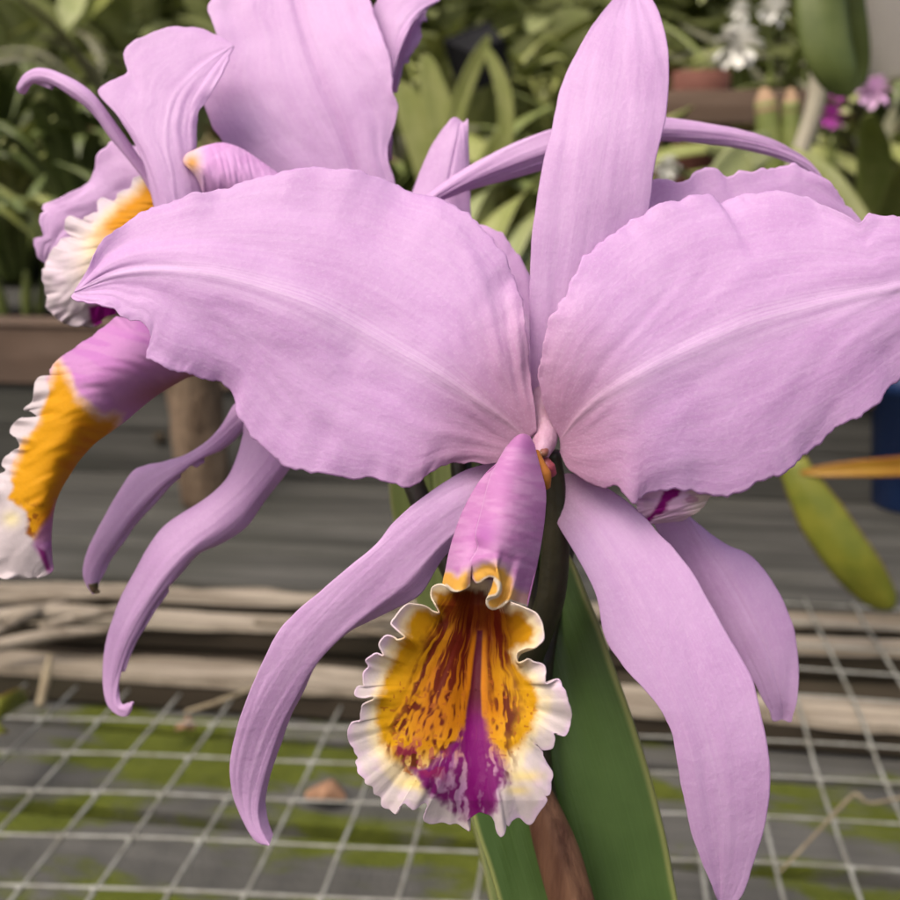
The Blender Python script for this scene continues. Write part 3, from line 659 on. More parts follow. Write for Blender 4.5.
petal('lateral_sepal',
      [(270, 390, .5), (255, 405, .5), (245, 420, .4), (243, 435, .3), (237, 455, .2), (228, 475, .1), (215, 490, .0), (198, 504, .0), (178, 516, .0), (160, 530, .0), (147, 548, .0), (136, 568, .1), (122, 595, .2), (112, 620, .3), (104, 648, .4), (102, 672, .6), (104, 692, .8), (109, 706, .9), (117, 714, .9), (126, 716, .7), (131, 711, .5), (132, 705, .35)],
      [(290, 400, .2), (280, 425, .0), (268, 450, -.3), (252, 475, -.6), (232, 500, -.9), (208, 524, -1.1), (184, 545, -1.1), (164, 568, -1.0), (146, 597, -.7), (130, 628, -.3), (118, 660, .1), (113, 690, .5), (117, 708, .7), (125, 712, .6), (129, 708, .4), (132, 705, .35)],
      [(310, 410, .5), (302, 440, .4), (293, 465, .3), (280, 485, .2), (265, 505, .1), (248, 528, .0), (225, 544, .0), (202, 554, .0), (188, 568, .0), (172, 585, .1), (158, 602, .2), (144, 625, .3), (132, 645, .4), (124, 665, .5), (119, 685, .7), (118, 700, .8), (121, 706, .7), (126, 704, .5), (131, 702, .35), (132, 705, .35)],
      fb, M['sepal'], .282, nu=140, nv=61, ruf=.0003, wave=.00022, scal=.0001, back=.0003, backr=.0010)
TIP = plain('withered_tip', (.05, .045, .015), (.22, .13, .08), 300, .7)
mb = MB(); mb.tube([P(93, 583, .2915), P(95, 590, .292), P(99, 592, .2915)], [.0014, .0012, .0004], n=12, k=8); mb.build('withered_tip', TIP, fb)
mb = MB(); mb.tube([P(121, 709, .289), P(127, 708, .2885), P(131, 703, .287)], [.0011, .0010, .0004], n=12, k=8); mb.build('withered_tip', TIP, fb)

# --- the bloom behind at the upper left
fc = flower(190, 240, .315, 'half hidden bloom at the upper left with a white frilled lip')
def pig_c(x, y, u, v):
    x, y, v = np.broadcast_arrays(x, y, v)
    c = np.broadcast_to(WHITE, x.shape + (3,)).copy()
    c = lay(c, LILAC, .35 * fbm(x / 10, y / 10, 3))
    s = sdpoly(x, y, [(146, 186), (175, 180), (170, 230), (120, 255), (95, 252), (96, 238), (108, 222), (124, 206), (138, 196)]) + 4 * (fbm(x / 7, y / 7, 9) - .5)
    c = lay(c, CREAM, sstep(-16, 0, s) * .7)
    c = lay(c, YEL * [.95, .80, 1], sstep(-11, 5, s) * (1 - .5 * sstep(225, 245, y)))
    c = lay(c, np.array([.72, .62, .42]), .6 * np.exp(-((x - 88) / 14) ** 2 - ((y - 262) / 30) ** 2))
    c = lay(c, MAG * 1.4, sstep(-3, 3, sdpoly(x, y, [(88, 306), (118, 300), (122, 318), (98, 330), (90, 322)])))
    return c
side_lip(fc,
    [(175, 168, .8), (150, 177, .6), (138, 176, .5), (133, 180, .6), (131, 187, .5), (122, 189, .4), (118, 194, .5), (112, 200, .4), (102, 198, .4), (97, 204, .5), (98, 212, .3), (88, 216, .3), (80, 222, .4), (74, 217, .4), (67, 220, .3), (66, 229, .4), (72, 236, .3), (62, 238, .4), (55, 246, .4), (48, 256, .3), (43, 268, .4), (42, 280, .3), (46, 290, .4), (46, 302, .3), (52, 312, .4), (60, 320, .4), (68, 325, .5), (80, 327, .5), (92, 328, .5), (102, 324, .5)],
    [(185, 185, .0), (160, 198, -.3), (135, 216, -.5), (112, 232, -.6), (95, 252, -.6), (84, 275, -.5), (84, 300, -.2), (104, 318, .3)],
    [(200, 205, .6), (175, 220, .4), (150, 235, .2), (130, 255, .1), (118, 280, .1), (118, 300, .2), (116, 314, .3)],
    .300, pig_c, fr=.0022, frf=30, seed=11, rag=3.0)
petal('petal',
      [(190, 190, .4), (160, 165, .3), (135, 146, .2), (112, 140, .1), (106, 147, .1), (97, 156, .1), (94, 167, .1), (88, 180, .1), (73, 192, .1), (56, 199, .1), (43, 203, .0), (40, 208, .1), (43, 211, .0), (39, 215, .0), (39, 222, .1), (41, 230, .1), (42, 237, .1), (33, 239, .0), (34, 247, .0), (38, 257, .2), (46, 264, .4)],
      [(190, 220, .0), (160, 210, -.3), (130, 203, -.4), (105, 208, -.3), (82, 224, -.1), (62, 244, .1), (46, 264, .4)],
      [(190, 250, .4), (160, 255, .4), (130, 260, .4), (100, 268, .4), (75, 272, .4), (58, 270, .4), (46, 264, .4)],
      fc, M['bright'], .316, ruf=.0009, rf=10, wave=.0008, scal=.0004)

# --- the bloom at the top, its big petal standing up
fd = flower(395, 210, .31, 'top bloom with a broad bright petal standing up behind the front one')
petal('petal',
      [(330, 260, .8), (300, 225, .7), (272, 190, .6), (258, 171, .5), (243, 164, .5), (232, 153, .4), (222, 142, .4), (212, 124, .4), (204, 103, .4), (205, 80, .5), (212, 60, .6), (218, 44, .6), (216, 32, .5), (211, 20, .6), (208, 8, .7), (214, -4, .8), (230, -30, 1.1), (255, -55, 1.5), (285, -68, 1.9)],
      [(375, 235, .6), (364, 200, .3), (352, 163, .2), (340, 125, .2), (324, 88, .3), (308, 46, .5), (295, 0, .9), (288, -35, 1.4), (285, -68, 1.9)],
      [(410, 240, .7), (402, 205, .5), (394, 180, .3), (387, 158, .2), (387, 146, .1), (391, 133, .1), (396, 120, .2), (398, 107, .2), (392, 92, .1), (393, 75, .0), (390, 55, .1), (383, 38, .3), (375, 17, .5), (368, -8, .8), (350, -38, 1.2), (320, -60, 1.6), (285, -68, 1.9)],
      fd, M['bright'], .303, nu=140, nv=91, ruf=.0010, rf=8, wave=.0006, scal=.0003, sf=40, groove=.0005)
petal('petal',
      [(385, 160, .6), (378, 110, .4), (374, 70, .3), (371, 40, .3), (371, 15, .4), (378, 0, .5), (392, -12, .6), (410, -16, .6), (425, -10, .6), (440, 0, .5)],
      [(388, 160, .4), (385, 115, .2), (386, 75, .0), (390, 45, -.2), (398, 22, -.2), (415, 5, .0), (440, 0, .5)],
      [(392, 160, .4), (392, 120, .2), (392, 90, .1), (394, 70, .0), (398, 56, -.1), (404, 38, -.1), (412, 24, .0), (421, 12, .2), (430, 5, .4), (440, 0, .5)],
      fd, M['sepal'], .312, nu=90, nv=41, ruf=.0004, wave=.00022, scal=.0003)
petal('petal',
      [(390, 90, .6), (394, 70, .5), (397, 55, .4), (401, 40, .3), (409, 24, .3), (418, 12, .4), (425, 7, .5), (428, 8, .5)],
      [(394, 92, .5), (398, 76, .3), (401, 62, .2), (407, 48, .1), (414, 32, .1), (420, 18, .3), (428, 8, .5)],
      [(397, 92, .6), (400, 76, .5), (402, 63, .4), (408, 60, .4), (413, 53, .3), (418, 45, .3), (421, 35, .3), (419, 27, .3), (422, 21, .3), (428, 20, .4), (425, 13, .5), (428, 8, .5)],
      fd, M['bright'], .318, nu=80, nv=41, ruf=.0006, wave=.0003, scal=.0004)
petal('lateral_sepal',
      [(385, 232, .4), (410, 206, .3), (430, 193, .2), (450, 178, .2), (475, 163, .1), (505, 148, .0), (540, 134, .0), (580, 122, -.1), (620, 116, .0), (655, 117, .1), (690, 121, .2), (730, 128, .3), (765, 137, .4), (793, 150, .5), (810, 162, .6), (820, 174, .7), (823, 182, .8)],
      [(388, 235, .3), (412, 211, .1), (432, 199, .0), (453, 187, -.1), (478, 175, -.2), (508, 163, -.3), (545, 150, -.4), (585, 138, -.4), (625, 131, -.3), (660, 130, -.2), (695, 132, -.1), (730, 137, .1), (765, 145, .3), (793, 156, .5), (810, 166, .6), (819, 176, .7), (823, 182, .8)],
      [(390, 238, .6), (414, 215, .5), (434, 204, .5), (455, 195, .5), (480, 187, .5), (510, 179, .5), (548, 168, .4), (588, 154, .4), (625, 144, .4), (660, 140, .4), (695, 143, .4), (730, 147, .5), (762, 154, .6), (785, 161, .6), (802, 170, .7), (816, 180, .8), (823, 182, .8)],
      fd, M['bright'], .298, nu=150, nv=41, ruf=.0001, wave=.0003, scal=.0001, groove=-.0002)
petal('lateral_sepal',
      [(395, 280, .6), (400, 240, .5), (406, 210, .4), (414, 186, .4), (423, 163, .4), (434, 142, .4), (445, 127, .3), (454, 118, .3), (461, 121, .4)],
      [(428, 285, .2), (432, 250, .0), (438, 220, -.2), (446, 190, -.3), (452, 160, -.3), (457, 138, -.1), (459, 126, .2), (461, 121, .4)],
      [(475, 285, .5), (473, 250, .4), (471, 225, .3), (470, 200, .3), (470, 175, .3), (469, 150, .3), (468, 132, .3), (468, 119, .3), (464, 123, .4), (461, 121, .4)],
      fd, M['sepal'], .306, nu=90, nv=51, ruf=.0002, wave=.00022, scal=.0001, groove=.0006)
def pig_d(x, y, u, v):
    x, y, v = np.broadcast_arrays(x, y, v)
    c = lay(np.broadcast_to(np.array([.60, .34, .61]), x.shape + (3,)), np.array([.50, .23, .50]), .35 * sstep(.45, .65, vnoise((x - y * .4) / 12, (y + x * .5) / 5, 5)) * sstep(182, 160, y) + .1)
    c = lay(c, np.array([.68, .48, .56]), 1 - sstep(196, 210, x + 3 * fbm(x / 5, y / 5, 7)))
    c = lay(c, YEL * [1, .95, 6], .9 * np.exp(-((x - 192) / 7.5) ** 2 - ((y - 163) / 8) ** 2))
    return c
side_lip(fd,
    [(300, 190, .6), (262, 162, .5), (240, 148, .4), (222, 143, .3), (205, 146, .2), (195, 150, .1), (187, 154, .1), (183, 160, .1)],
    [(300, 200, .2), (262, 186, .0), (240, 178, -.2), (222, 172, -.3), (207, 168, -.3), (195, 165, -.2), (187, 164, -.1), (184, 163, .1)],
    [(300, 220, .6), (262, 215, .5), (240, 210, .4), (222, 204, .3), (205, 195, .2), (200, 184, .1), (193, 172, .1), (186, 166, .1)],
    .282, pig_d, nu=90, nv=60, fr=.0003, frf=10, seed=21)

# --- the bloom hidden behind the front one
fe = flower(615, 350, .30, 'bloom almost hidden behind the front one, only petal edges and a lip tip showing')
petal('petal',
      [(610, 360, .6), (615, 300, .4), (622, 245, .3), (634, 205, .2), (651, 182, .1), (663, 180, .1), (676, 182, .2), (686, 177, .1), (693, 173, .1), (704, 171, .0), (714, 165, .1), (720, 169, .1), (727, 176, .2), (738, 171, .1), (752, 170, .1), (768, 166, .0), (782, 164, .1), (796, 164, .2), (811, 172, .3), (824, 182, .3), (833, 190, .4), (841, 199, .4), (850, 210, .5), (860, 224, .6), (872, 250, .7)],
      [(630, 370, .2), (660, 330, -.1), (700, 295, -.3), (745, 270, -.3), (790, 255, -.1), (830, 250, .2), (872, 250, .7)],
      [(650, 390, .6), (690, 370, .4), (740, 350, .3), (790, 330, .3), (830, 310, .4), (860, 285, .6), (872, 250, .7)],
      fe, M['petal'], .272, nu=150, nv=71, ruf=.0009, rf=12, wave=.0008, scal=.0007, sf=50)
petal('petal',
      [(600, 380, .6), (575, 340, .4), (552, 310, .3), (535, 290, .2), (528, 275, .2), (522, 262, .2), (514, 248, .2), (504, 236, .2), (496, 230, .2), (486, 226, .2), (474, 226, .3), (462, 232, .4)],
      [(598, 390, .2), (565, 360, .0), (535, 330, -.2), (510, 295, -.2), (490, 262, .0), (462, 232, .4)],
      [(590, 410, .6), (550, 395, .5), (510, 365, .4), (480, 320, .4), (465, 275, .4), (460, 245, .4), (462, 232, .4)],
      fe, M['petal'], .280, nu=90, nv=51, ruf=.0006, wave=.0006, scal=.0004)
petal('lateral_sepal',
      [(615, 400, .6), (625, 440, .4), (636, 480, .2), (650, 512, .1), (660, 535, .1), (678, 562, .0), (698, 595, .0), (718, 625, .0), (738, 657, .0), (753, 680, .0), (763, 700, .1), (770, 712, .2), (773, 721, .3), (782, 719, .4)],
      [(622, 395, .2), (640, 435, .0), (662, 475, -.3), (686, 512, -.6), (710, 548, -.8), (735, 585, -.9), (757, 625, -.8), (772, 660, -.5), (780, 692, -.1), (783, 710, .2), (782, 719, .4)],
      [(632, 390, .6), (655, 430, .4), (675, 475, .2), (683, 520, .1), (703, 530, .0), (727, 545, -.1), (747, 553, -.1), (763, 568, -.1), (780, 593, -.1), (791, 620, -.1), (796, 640, .0), (798, 667, .0), (797, 697, .1), (793, 715, .2), (791, 722, .3), (782, 719, .4)],
      fe, M['sepal'], .268, nu=120, nv=61, ruf=.0003, wave=.00022, scal=.0001, groove=.0002)
def pig_e(x, y, u, v):
    x, y, v = np.broadcast_arrays(x, y, v)
    c = lay(np.broadcast_to(np.array([.58, .39, .51]), x.shape + (3,)), LILAC * [1, .8, 1], .6 * fbm(x / 9, y / 9, 3))
    c = lay(c, np.array([.70, .64, .46]), .6 * sstep(680, 700, x))
    n = 7 * (fbm(x / 5, y / 5, 7) - .5)
    c = lay(c, MAG * 1.5, sstep(-1.5, 2.5, sdpoly(x, y, [(666, 486), (682, 490), (678, 497), (668, 503), (667, 511), (656, 516), (648, 523), (640, 521), (650, 513), (658, 503), (662, 494)]) + n * .5))
    c = lay(c, MAG * 1.6, .5 * sstep(-2, 2, sdpoly(x, y, [(685, 497), (696, 494), (698, 500), (688, 503)]) + n))
    return c
side_lip(fe,
    [(636, 440, .6), (637, 470, .3), (638, 490, .1), (637, 503, .1), (640, 514, .1), (645, 521, .2), (652, 524, .3)],
    [(670, 440, .0), (672, 465, -.2), (674, 485, -.3), (674, 502, -.2), (672, 514, .0), (668, 522, .3)],
    [(715, 440, .5), (722, 470, .3), (726, 488, .2), (719, 496, .1), (711, 496, .0), (707, 501, .1), (703, 507, .1), (696, 513, .1), (690, 516, .2), (682, 521, .3)],
    .250, pig_e, nu=90, nv=70, fr=.0009, frf=16, seed=31, rag=1.5)
for f_ in (fa, fb, fc, fd, fe): settle(f_)

# --- stems, ovaries, leaf and sheath
def pedicel(pts, rad, nm='pedicel'):
    mb = MB(); mb.tube(pts, rad, n=60, k=18); return mb.build(nm, M['ovary'], plant)
pedicel([P(552, 452, .2500), P(555, 480, .252), P(557, 520, .254), P(555, 560, .256), P(550, 600, .258), P(538, 635, .262), P(530, 665, .266), P(536, 720, .268)], [.0020, .0026, .0033, .0036, .0036, .0035, .0032, .003])
pedicel([P(250, 385, .290), P(330, 390, .300), P(400, 405, .300), P(455, 430, .288), P(505, 480, .278), P(526, 560, .274), P(532, 680, .269)], [.0022, .0028, .003, .003, .003, .003])
pedicel([P(190, 240, .318), P(300, 330, .322), P(380, 400, .306), P(402, 450, .294), P(417, 492, .286), P(434, 532, .281), P(462, 590, .277), P(505, 660, .272), P(534, 730, .269)], [.003, .0032, .0034, .003, .003, .003, .003])
pedicel([P(615, 350, .300), P(600, 420, .298), P(570, 520, .285), P(545, 640, .272), P(538, 720, .269)], [.0022, .003, .0032, .0032, .003])
pedicel([P(395, 210, .31), P(430, 300, .312), P(459, 420, .296), P(462, 475, .290), P(478, 550, .285), P(505, 620, .278), P(534, 700, .270)], [.0022, .003, .003, .003, .003])
pedicel([P(534, 700, .269), P(541, 780, .269), P(556, 850, .268), P(574, 930, .268), P(606, 1080, .27)], [.0034, .0034, .0034, .0036, .004], 'flower_stem')

def big_leaf(name, L, Mid, Rr, d0, mat, chan=0):
    return petal(name, L, Mid, Rr, plant, mat, d0, nu=120, nv=61, ruf=.0001, wave=.0006, scal=0, thick=.0016, groove=.0016)
big_leaf('leaf',
    [(500, 505, .9), (478, 516, .8), (462, 535, .7), (452, 560, .5), (447, 600, .3), (448, 665, .1), (458, 745, .0), (473, 819, -.1), (487, 863, -.1), (497, 897, -.2), (520, 980, -.2), (560, 1100, -.2)],
    [(500, 505, .9), (503, 540, .9), (508, 600, .8), (525, 690, .7), (548, 780, .7), (580, 900, .6), (605, 1000, .5), (640, 1100, .5)],
    [(500, 505, .9), (530, 512, .5), (556, 535, .2), (573, 563, .1), (584, 590, .0), (600, 627, -.1), (612, 662, -.2), (630, 712, -.3), (648, 769, -.3), (664, 831, -.4), (673, 878, -.4), (678, 905, -.4), (690, 980, -.4), (700, 1100, -.4)],
    .272, M['leaf'])
big_leaf('leaf',
    [(440, 400, 0), (408, 425, 0), (392, 460, 0), (390, 495, 0), (396, 530, 0), (410, 580, 0), (428, 640, 0), (446, 710, 0), (464, 790, -1), (482, 860, -3), (505, 960, -6), (560, 1090, -8)],
    [(440, 400, 0), (432, 440, .5), (434, 500, .5), (446, 580, .5), (464, 660, .4), (490, 760, -.5), (525, 870, -3), (590, 1090, -8)],
    [(440, 400, 0), (452, 440, 0), (458, 480, 0), (470, 540, 0), (486, 600, 0), (508, 690, 0), (540, 800, -1), (575, 920, -5), (620, 1090, -8)],
    .40, M['leaf_pale'])
mb = MB()
# the papery sheath round the foot of the flower stem: a flattened folded tube
sl = catmull(np.array([(520, 760, .267), (524, 790, .2665), (529, 825, .266), (536, 856, .2655), (547, 897, .265), (575, 990, .265), (620, 1090, .266)]) * [1, 1, 4000], 60) / [1, 1, 4000]
sr = catmull(np.array([(530, 752, .267), (550, 786, .2665), (564, 813, .266), (580, 850, .2655), (594, 897, .265), (622, 990, .265), (668, 1090, .266)]) * [1, 1, 4000], 60) / [1, 1, 4000]
a = np.linspace(0, 2 * math.pi, 40, endpoint=False)
ca, sa = np.cos(a), np.sin(a)
q = (sl[:, None] + sr[:, None]) / 2 + (sr - sl)[:, None] / 2 * (np.sign(ca) * np.abs(ca) ** .8)[None, :, None]
ridge = np.exp(-((ca - .05) / .22) ** 2) * (sa > 0)
dep = q[..., 2] - (.0045 * np.abs(sa) * np.sign(sa) * np.minimum(1, np.linspace(.25, 6, 60))[:, None]) - .0011 * ridge[None] * np.minimum(1, np.linspace(0, 4, 60))[:, None]
dep = dep - .0085 + .0045
mb.add(P(q[..., 0], q[..., 1], dep).reshape(-1, 3), gridfaces(60, 40, 0, True))
sh_ = mb.build('sheath', M['spathe'], plant)
# foot of the plant, below the picture: pseudobulbs in a pot standing on the mesh
pf = P(612, 1085, .285); PZ = .8005
PB = lambda dx, dy, z: np.array([pf[0] + dx, pf[1] + dy, z])
mb = MB()
mb.tube([P(640, 1098, .277), (P(640, 1098, .277) + PB(.012, .0, .915)) / 2, PB(.010, .0, .905)], [.007, .011, .008], 24, 12)
mb.tube([P(606, 1082, .322), (P(606, 1082, .322) + PB(-.01, .02, .915)) / 2, PB(-.01, .02, .905)], [.006, .010, .008], 24, 12)
mb.tube([P(606, 1078, .270), PB(.0, -.004, .96), PB(.0, .0, .905)], [.004, .005, .006], 24, 10)
mb.build('pseudobulb', M['leaf_pale'], plant)
mb = MB(); mb.lathe(PB(0, .005, PZ), [(.0001, 0), (.043, 0), (.046, .004), (.058, .098), (.063, .100), (.064, .115), (.058, .115), (.054, .102), (.0001, .102)], 36)
mb.build('pot', plain('clay_pot', (.24, .085, .045), (.32, .13, .075), 30, .85, .4, .001), plant)
mb = MB(); mb.lathe(PB(0, .005, PZ + .1022), [(.0001, .006), (.030, .006), (.0535, .001)], 24)
mb.build('potting_bark', plain('orchid_bark', (.03, .02, .012), (.10, .065, .04), 90, .95, .9, .006), plant)
settle(plant)

# ------------------------------------------------------------------ materials of the place
def wood(name, c1, c2, c3, moss=0, mscale=9, sx=1.6, grain=38, rough=.85):
    c1, c2, c3 = [tuple(k * .8 for k in c_) for c_ in (c1, c2, c3)]
    n = N(name)
    g = n.noise(1, n.obj((sx, grain, grain)), 6, .65, .4)
    b = n.noise(5, n.obj((.6, 1, 1)), 4, .6)
    c = n.mix(n.ramp(g, .34, .66), c1, c2)
    c = n.mix(n.math('MULTIPLY', n.ramp(b, .42, .72), .7), c, c3)
    ng = n.noise(1, n.obj((9, 9, 9)), 2, .5)
    crack = n.ramp(n.noise(1, n.obj((1.1, 70, 70)), 3, .7, .6), .68, .74)
    c = n.mix(n.math('MULTIPLY', crack, .75), c, tuple(k * .25 for k in c1))
    if moss:
        m = n.noise(mscale, n.obj((.55, 1.6, 1)), 5, .62, .3)
        k = n.ramp(m, .60 - moss, .68 - moss)
        mc = n.mix(n.noise(60, n.obj(), 4, .7), (.038, .050, .006), (.108, .125, .014))
        c = n.mix(k, c, mc)
        h = n.bump(n.noise(220, n.obj(), 4, .7), .8, .004, n.bump(g, .6, .003))
        return n.out(c, .9, h, .2)
    return n.out(c, rough, n.bump(g, .6, .003), .25)

M['mossy'] = wood('mossy_grey_board', (.085, .084, .077), (.14, .137, .127), (.07, .068, .06), .13, 8)
M['grey'] = wood('weathered_grey_board', (.034, .034, .030), (.098, .096, .086), (.046, .047, .037), .0, sx=1.4, grain=34)
M['brown'] = wood('brown_board', (.115, .075, .052), (.165, .115, .085), (.09, .062, .046), .0, sx=3, grain=26)
M['pale'] = wood('pale_bleached_rail', (.16, .13, .095), (.38, .33, .26), (.13, .105, .07), .0, sx=5, grain=60)
M['dark'] = wood('dark_shaded_wood', (.034, .026, .017), (.055, .042, .028), (.030, .030, .014), .0)  # shadow on the rail fronts put into the colour; legs share this brown
M['wire'] = plain('galvanised_wire', (.27, .275, .25), (.15, .145, .12), 60, .5, .2, .0004, .5)
M['ground'] = plain('gravel_ground', (.06, .055, .045), (.10, .095, .08), 18, .95, .6, .01)
M['stump'] = plain('stump_bark', (.075, .048, .028), (.19, .135, .088), 30, .9, .9, .010, stretch=(1, 1, .4))
M['blue'] = plain('blue_glaze', (.006, .020, .075), (.009, .028, .095), 12, .35, .1, .001, .5)
M['black'] = plain('black_plastic', (.008, .008, .009), (.013, .013, .014), 14, .85, .1, .001, .1)
M['terra'] = plain('terracotta', (.10, .036, .024), (.14, .052, .036), 20, .85, .3, .001)
M['white'] = plain('white_pot', (.66, .60, .59), (.74, .69, .68), 9, .5, .1, .001)
M['pipe'] = plain('pale_pipe', (.30, .275, .20), (.37, .34, .26), 20, .55)
M['bark'] = plain('potting_bark', (.03, .02, .012), (.09, .06, .035), 70, .95, .9, .006)
GREENS = [leaf_mat('dark_green_leaf', (.10, .135, .034), (.15, .185, .055)),
          leaf_mat('mid_green_leaf', (.18, .225, .060), (.26, .295, .095)),
          leaf_mat('yellow_green_leaf', (.25, .285, .075), (.34, .355, .13)),
          leaf_mat('pale_green_leaf', (.28, .32, .13), (.36, .385, .19))]
GREENS.append(leaf_mat('greyish_leaf', (.15, .155, .085), (.21, .20, .13)))
GREENS.append(leaf_mat('browning_leaf', (.20, .15, .06), (.26, .21, .10)))
M['yleaf'] = leaf_mat('yellowing_leaf', (.13, .155, .018), (.22, .22, .026), (.22, .12, .02), 30)
M['oleaf'] = leaf_mat('orange_leaf', (.30, .14, .012), (.36, .20, .02), (.32, .09, .02), 30)
M['straw'] = plain('dry_straw', (.17, .135, .085), (.25, .21, .135), 90, .9)
M['fwhite'] = plain('white_petal', (.68, .68, .62), (.76, .75, .70), 60, .6)
M['fpurple'] = plain('purple_petal', (.30, .03, .26), (.40, .05, .34), 60, .6)
M['fpink'] = plain('pink_petal', (.62, .36, .60), (.72, .50, .70), 60, .6)
M['tan'] = plain('tan_sheath_tip', (.30, .19, .11), (.38, .26, .16), 60, .8)

rnd = random.Random(11)
BZ = .80
# ------------------------------------------------------------------ the ground
mb = MB(); mb.box((0, 20, -.05), (120, 120, .1))
tag(mb.build('ground', M['ground'], smooth=False), kind='structure')

def bevel(o, w=.002):
    m = o.modifiers.new('bevel', 'BEVEL'); m.width = w; m.segments = 2; return o

# ------------------------------------------------------------------ near bench: mossy boards, rails and the wire mesh laid over them
bench = tag(empty('slatted_bench', (0, .8, 0)), 'low weathered bench of mossy grey boards with pale bleached rails', 'bench')
def part(o, root):
    o.data.transform(Matrix.Translation(-Vector(root.location))); return o
LZ = .766
mb = MB()
edges = [-.06, .075, .21, .355, .515, .670, .80, .93]
for a, b in zip(edges[:-1], edges[1:]):
    g_ = .0105 if abs(b - .670) < .001 or abs(a - .670) < .001 else .003
    mb.box((-.05, (a + b) / 2, LZ - .0125 + rnd.uniform(-.003, .003)), (1.9, b - a - 2 * g_, .025), rnd.uniform(-.004, .004))
part(bevel(mb.build('board', M['mossy'], bench, smooth=False), .003), bench)
for (y, z0, z1, w, m_, sl) in ((.835, .768, BZ - .006, .036, 'dark', .010), (.965, .768, BZ - .006, .028, 'dark', .045), (1.030, .768, BZ - .006, .024, 'dark', .045)):
    mb = MB(); mb.box((-.05, y + .012, (z0 + z1) / 2), (1.9, w, z1 - z0), sl)
    r_ = part(bevel(mb.build('rail', M[m_], bench, smooth=False), .003), bench)  # rail body coloured dark for its shadowed front face
    mb = MB(); xx = np.linspace(-1, .9, 260); sd_ = int(y * 1000)
    jt = lambda k, a: a * (2 * fbm(xx * 14, 0, sd_ + k, 4) - 1)
    fr_, bk_ = y + .012 - w / 2 - .002 + jt(1, .006), y + .012 + w / 2 + .002 + jt(2, .005)
    tp = z1 + .0055 + jt(3, .003)
    ring4 = np.stack([np.c_[xx, fr_ + xx * sl, np.full(260, z1 - .001)], np.c_[xx, fr_ + .001 + xx * sl, tp], np.c_[xx, (fr_ + bk_) / 2 + xx * sl, tp + jt(4, .0015)], np.c_[xx, bk_ - .001 + xx * sl, tp + jt(5, .002)], np.c_[xx, bk_ + xx * sl, np.full(260, z1 - .001)]], 1)
    mb.add(ring4.reshape(-1, 3), gridfaces(260, 5, 0, True) + [(4, 3, 2, 1, 0), tuple(259 * 5 + j for j in range(5))])
    part(mb.build('rail_cap', M['pale'], bench, smooth=False), bench)
mb = MB(); mb.box((-.05, 1.0, .757), (1.88, .13, .012))
part(mb.build('dark_underlay', M['dark'], bench, smooth=False), bench)  # added dark underlay, stands in for the shade in the rail gap
for lx in (-.93, .83):
    for ly in (.02, 1.0):
        mb = MB(); mb.box((lx, ly, .365), (.06, .06, .730)); part(mb.build('leg', M['dark'], bench, smooth=False), bench)

# welded wire mesh: long wires below, cross wires above, sagging a little
def wire_panel(name, xs, ys, x0, x1, y0, y1, z, label, shear=.085):
    mb = MB()
    for x in xs:
        pts = [(x + rnd.uniform(-.0010, .0010), y, z + .002 * math.sin(x * 9 + y * 7)) for y in np.linspace(y0, y1, 7)]
        mb.tube(pts, .0017, 24, 8)
    for y in ys:
        pts = [(x, y + shear * x + rnd.uniform(-.0012, .0012), z + .0034 + .002 * math.sin(x * 9 + y * 7)) for x in np.linspace(x0, x1, 13)]
        mb.tube(pts, .0017, 40, 8)
    return tag(mb.build(name, M['wire']), label, 'wire mesh')
xs = [-.357 + .0487 * k for k in range(-12, 24)]
sag = lambda x, y: .0012 * math.sin(x * 9 + y * 7) + .0004 * math.sin(x * 31 + y * 17)
mb = MB()
for x in xs:
    y1 = 1.085 if x > .15 else .805
    mb.tube([(x + rnd.uniform(-.0006, .0006), y, BZ - .006 + sag(x, y) + (.010 * sstep(.78, .82, np.float64(y)) if x > .15 else 0)) for y in np.linspace(-.03, y1, 18)], .0014, 50, 8)
shy = lambda x: .085 * min(x, .15)
for k in range(21):
    y = .782 - .053 * k if k < 16 else (1.052, 1.0, .947, .895, .842)[k - 16]
    x0 = -.95 if k < 16 else .165
    mb.tube([(x, y + shy(x) + rnd.uniform(-.0006, .0006), BZ - .0030 + sag(x, y) + (.010 if y + .01 > .82 else 0)) for x in np.linspace(x0, .76, 25)], .0011, 60, 8)
    for x in xs:
        if x > x0 and k < 16: mb.tube([(x - .002, y + shy(x), BZ - .0042 + sag(x, y)), (x + .002, y + shy(x), BZ - .0042 + sag(x, y))], .0024, 3, 8)
tag(mb.build('wire_mesh', M['wire']), 'grey welded wire mesh panel laid flat above the mossy boards', 'wire mesh')

# pale splintered laths lying on the rails at the left
for i, (a, b, r) in enumerate([((-10, 601), (135, 596), .007), ((-8, 618), (118, 612), .008), ((-6, 634), (66, 600), .0055), ((-10, 647), (112, 630), .006), ((40, 628), (150, 606), .005), ((300, 634), (470, 612), .005), ((255, 622), (420, 640), .0035)]):
    pa, pb = gp(a[0], a[1], BZ + .012 + .004 * (i % 5)), gp(b[0], b[1], BZ + .012 + .005 * (i % 5))
    mid = (pa + pb) / 2 + np.array([0, .004, .002])
    mb = MB(); mb.tube([pa, mid, pb], [r, r * 1.1, r * .45], 30, 7)
    tag(mb.build('lath', M['pale'], thick=0), ['longest pale splintered lath, rearmost on the bench rails at the left edge', 'thick pale lath in front of the rearmost one at the left edge', 'short pale lath crossing diagonally over the others at the left edge', 'frontmost pale lath of the splintered heap at the left edge', 'thin pale lath poking right out of the splintered heap', 'thicker of two loose laths crossing behind the front left sepal', 'thinner of two loose laths crossing behind the front left sepal'][i], 'wood lath', 'splintered laths on the bench')

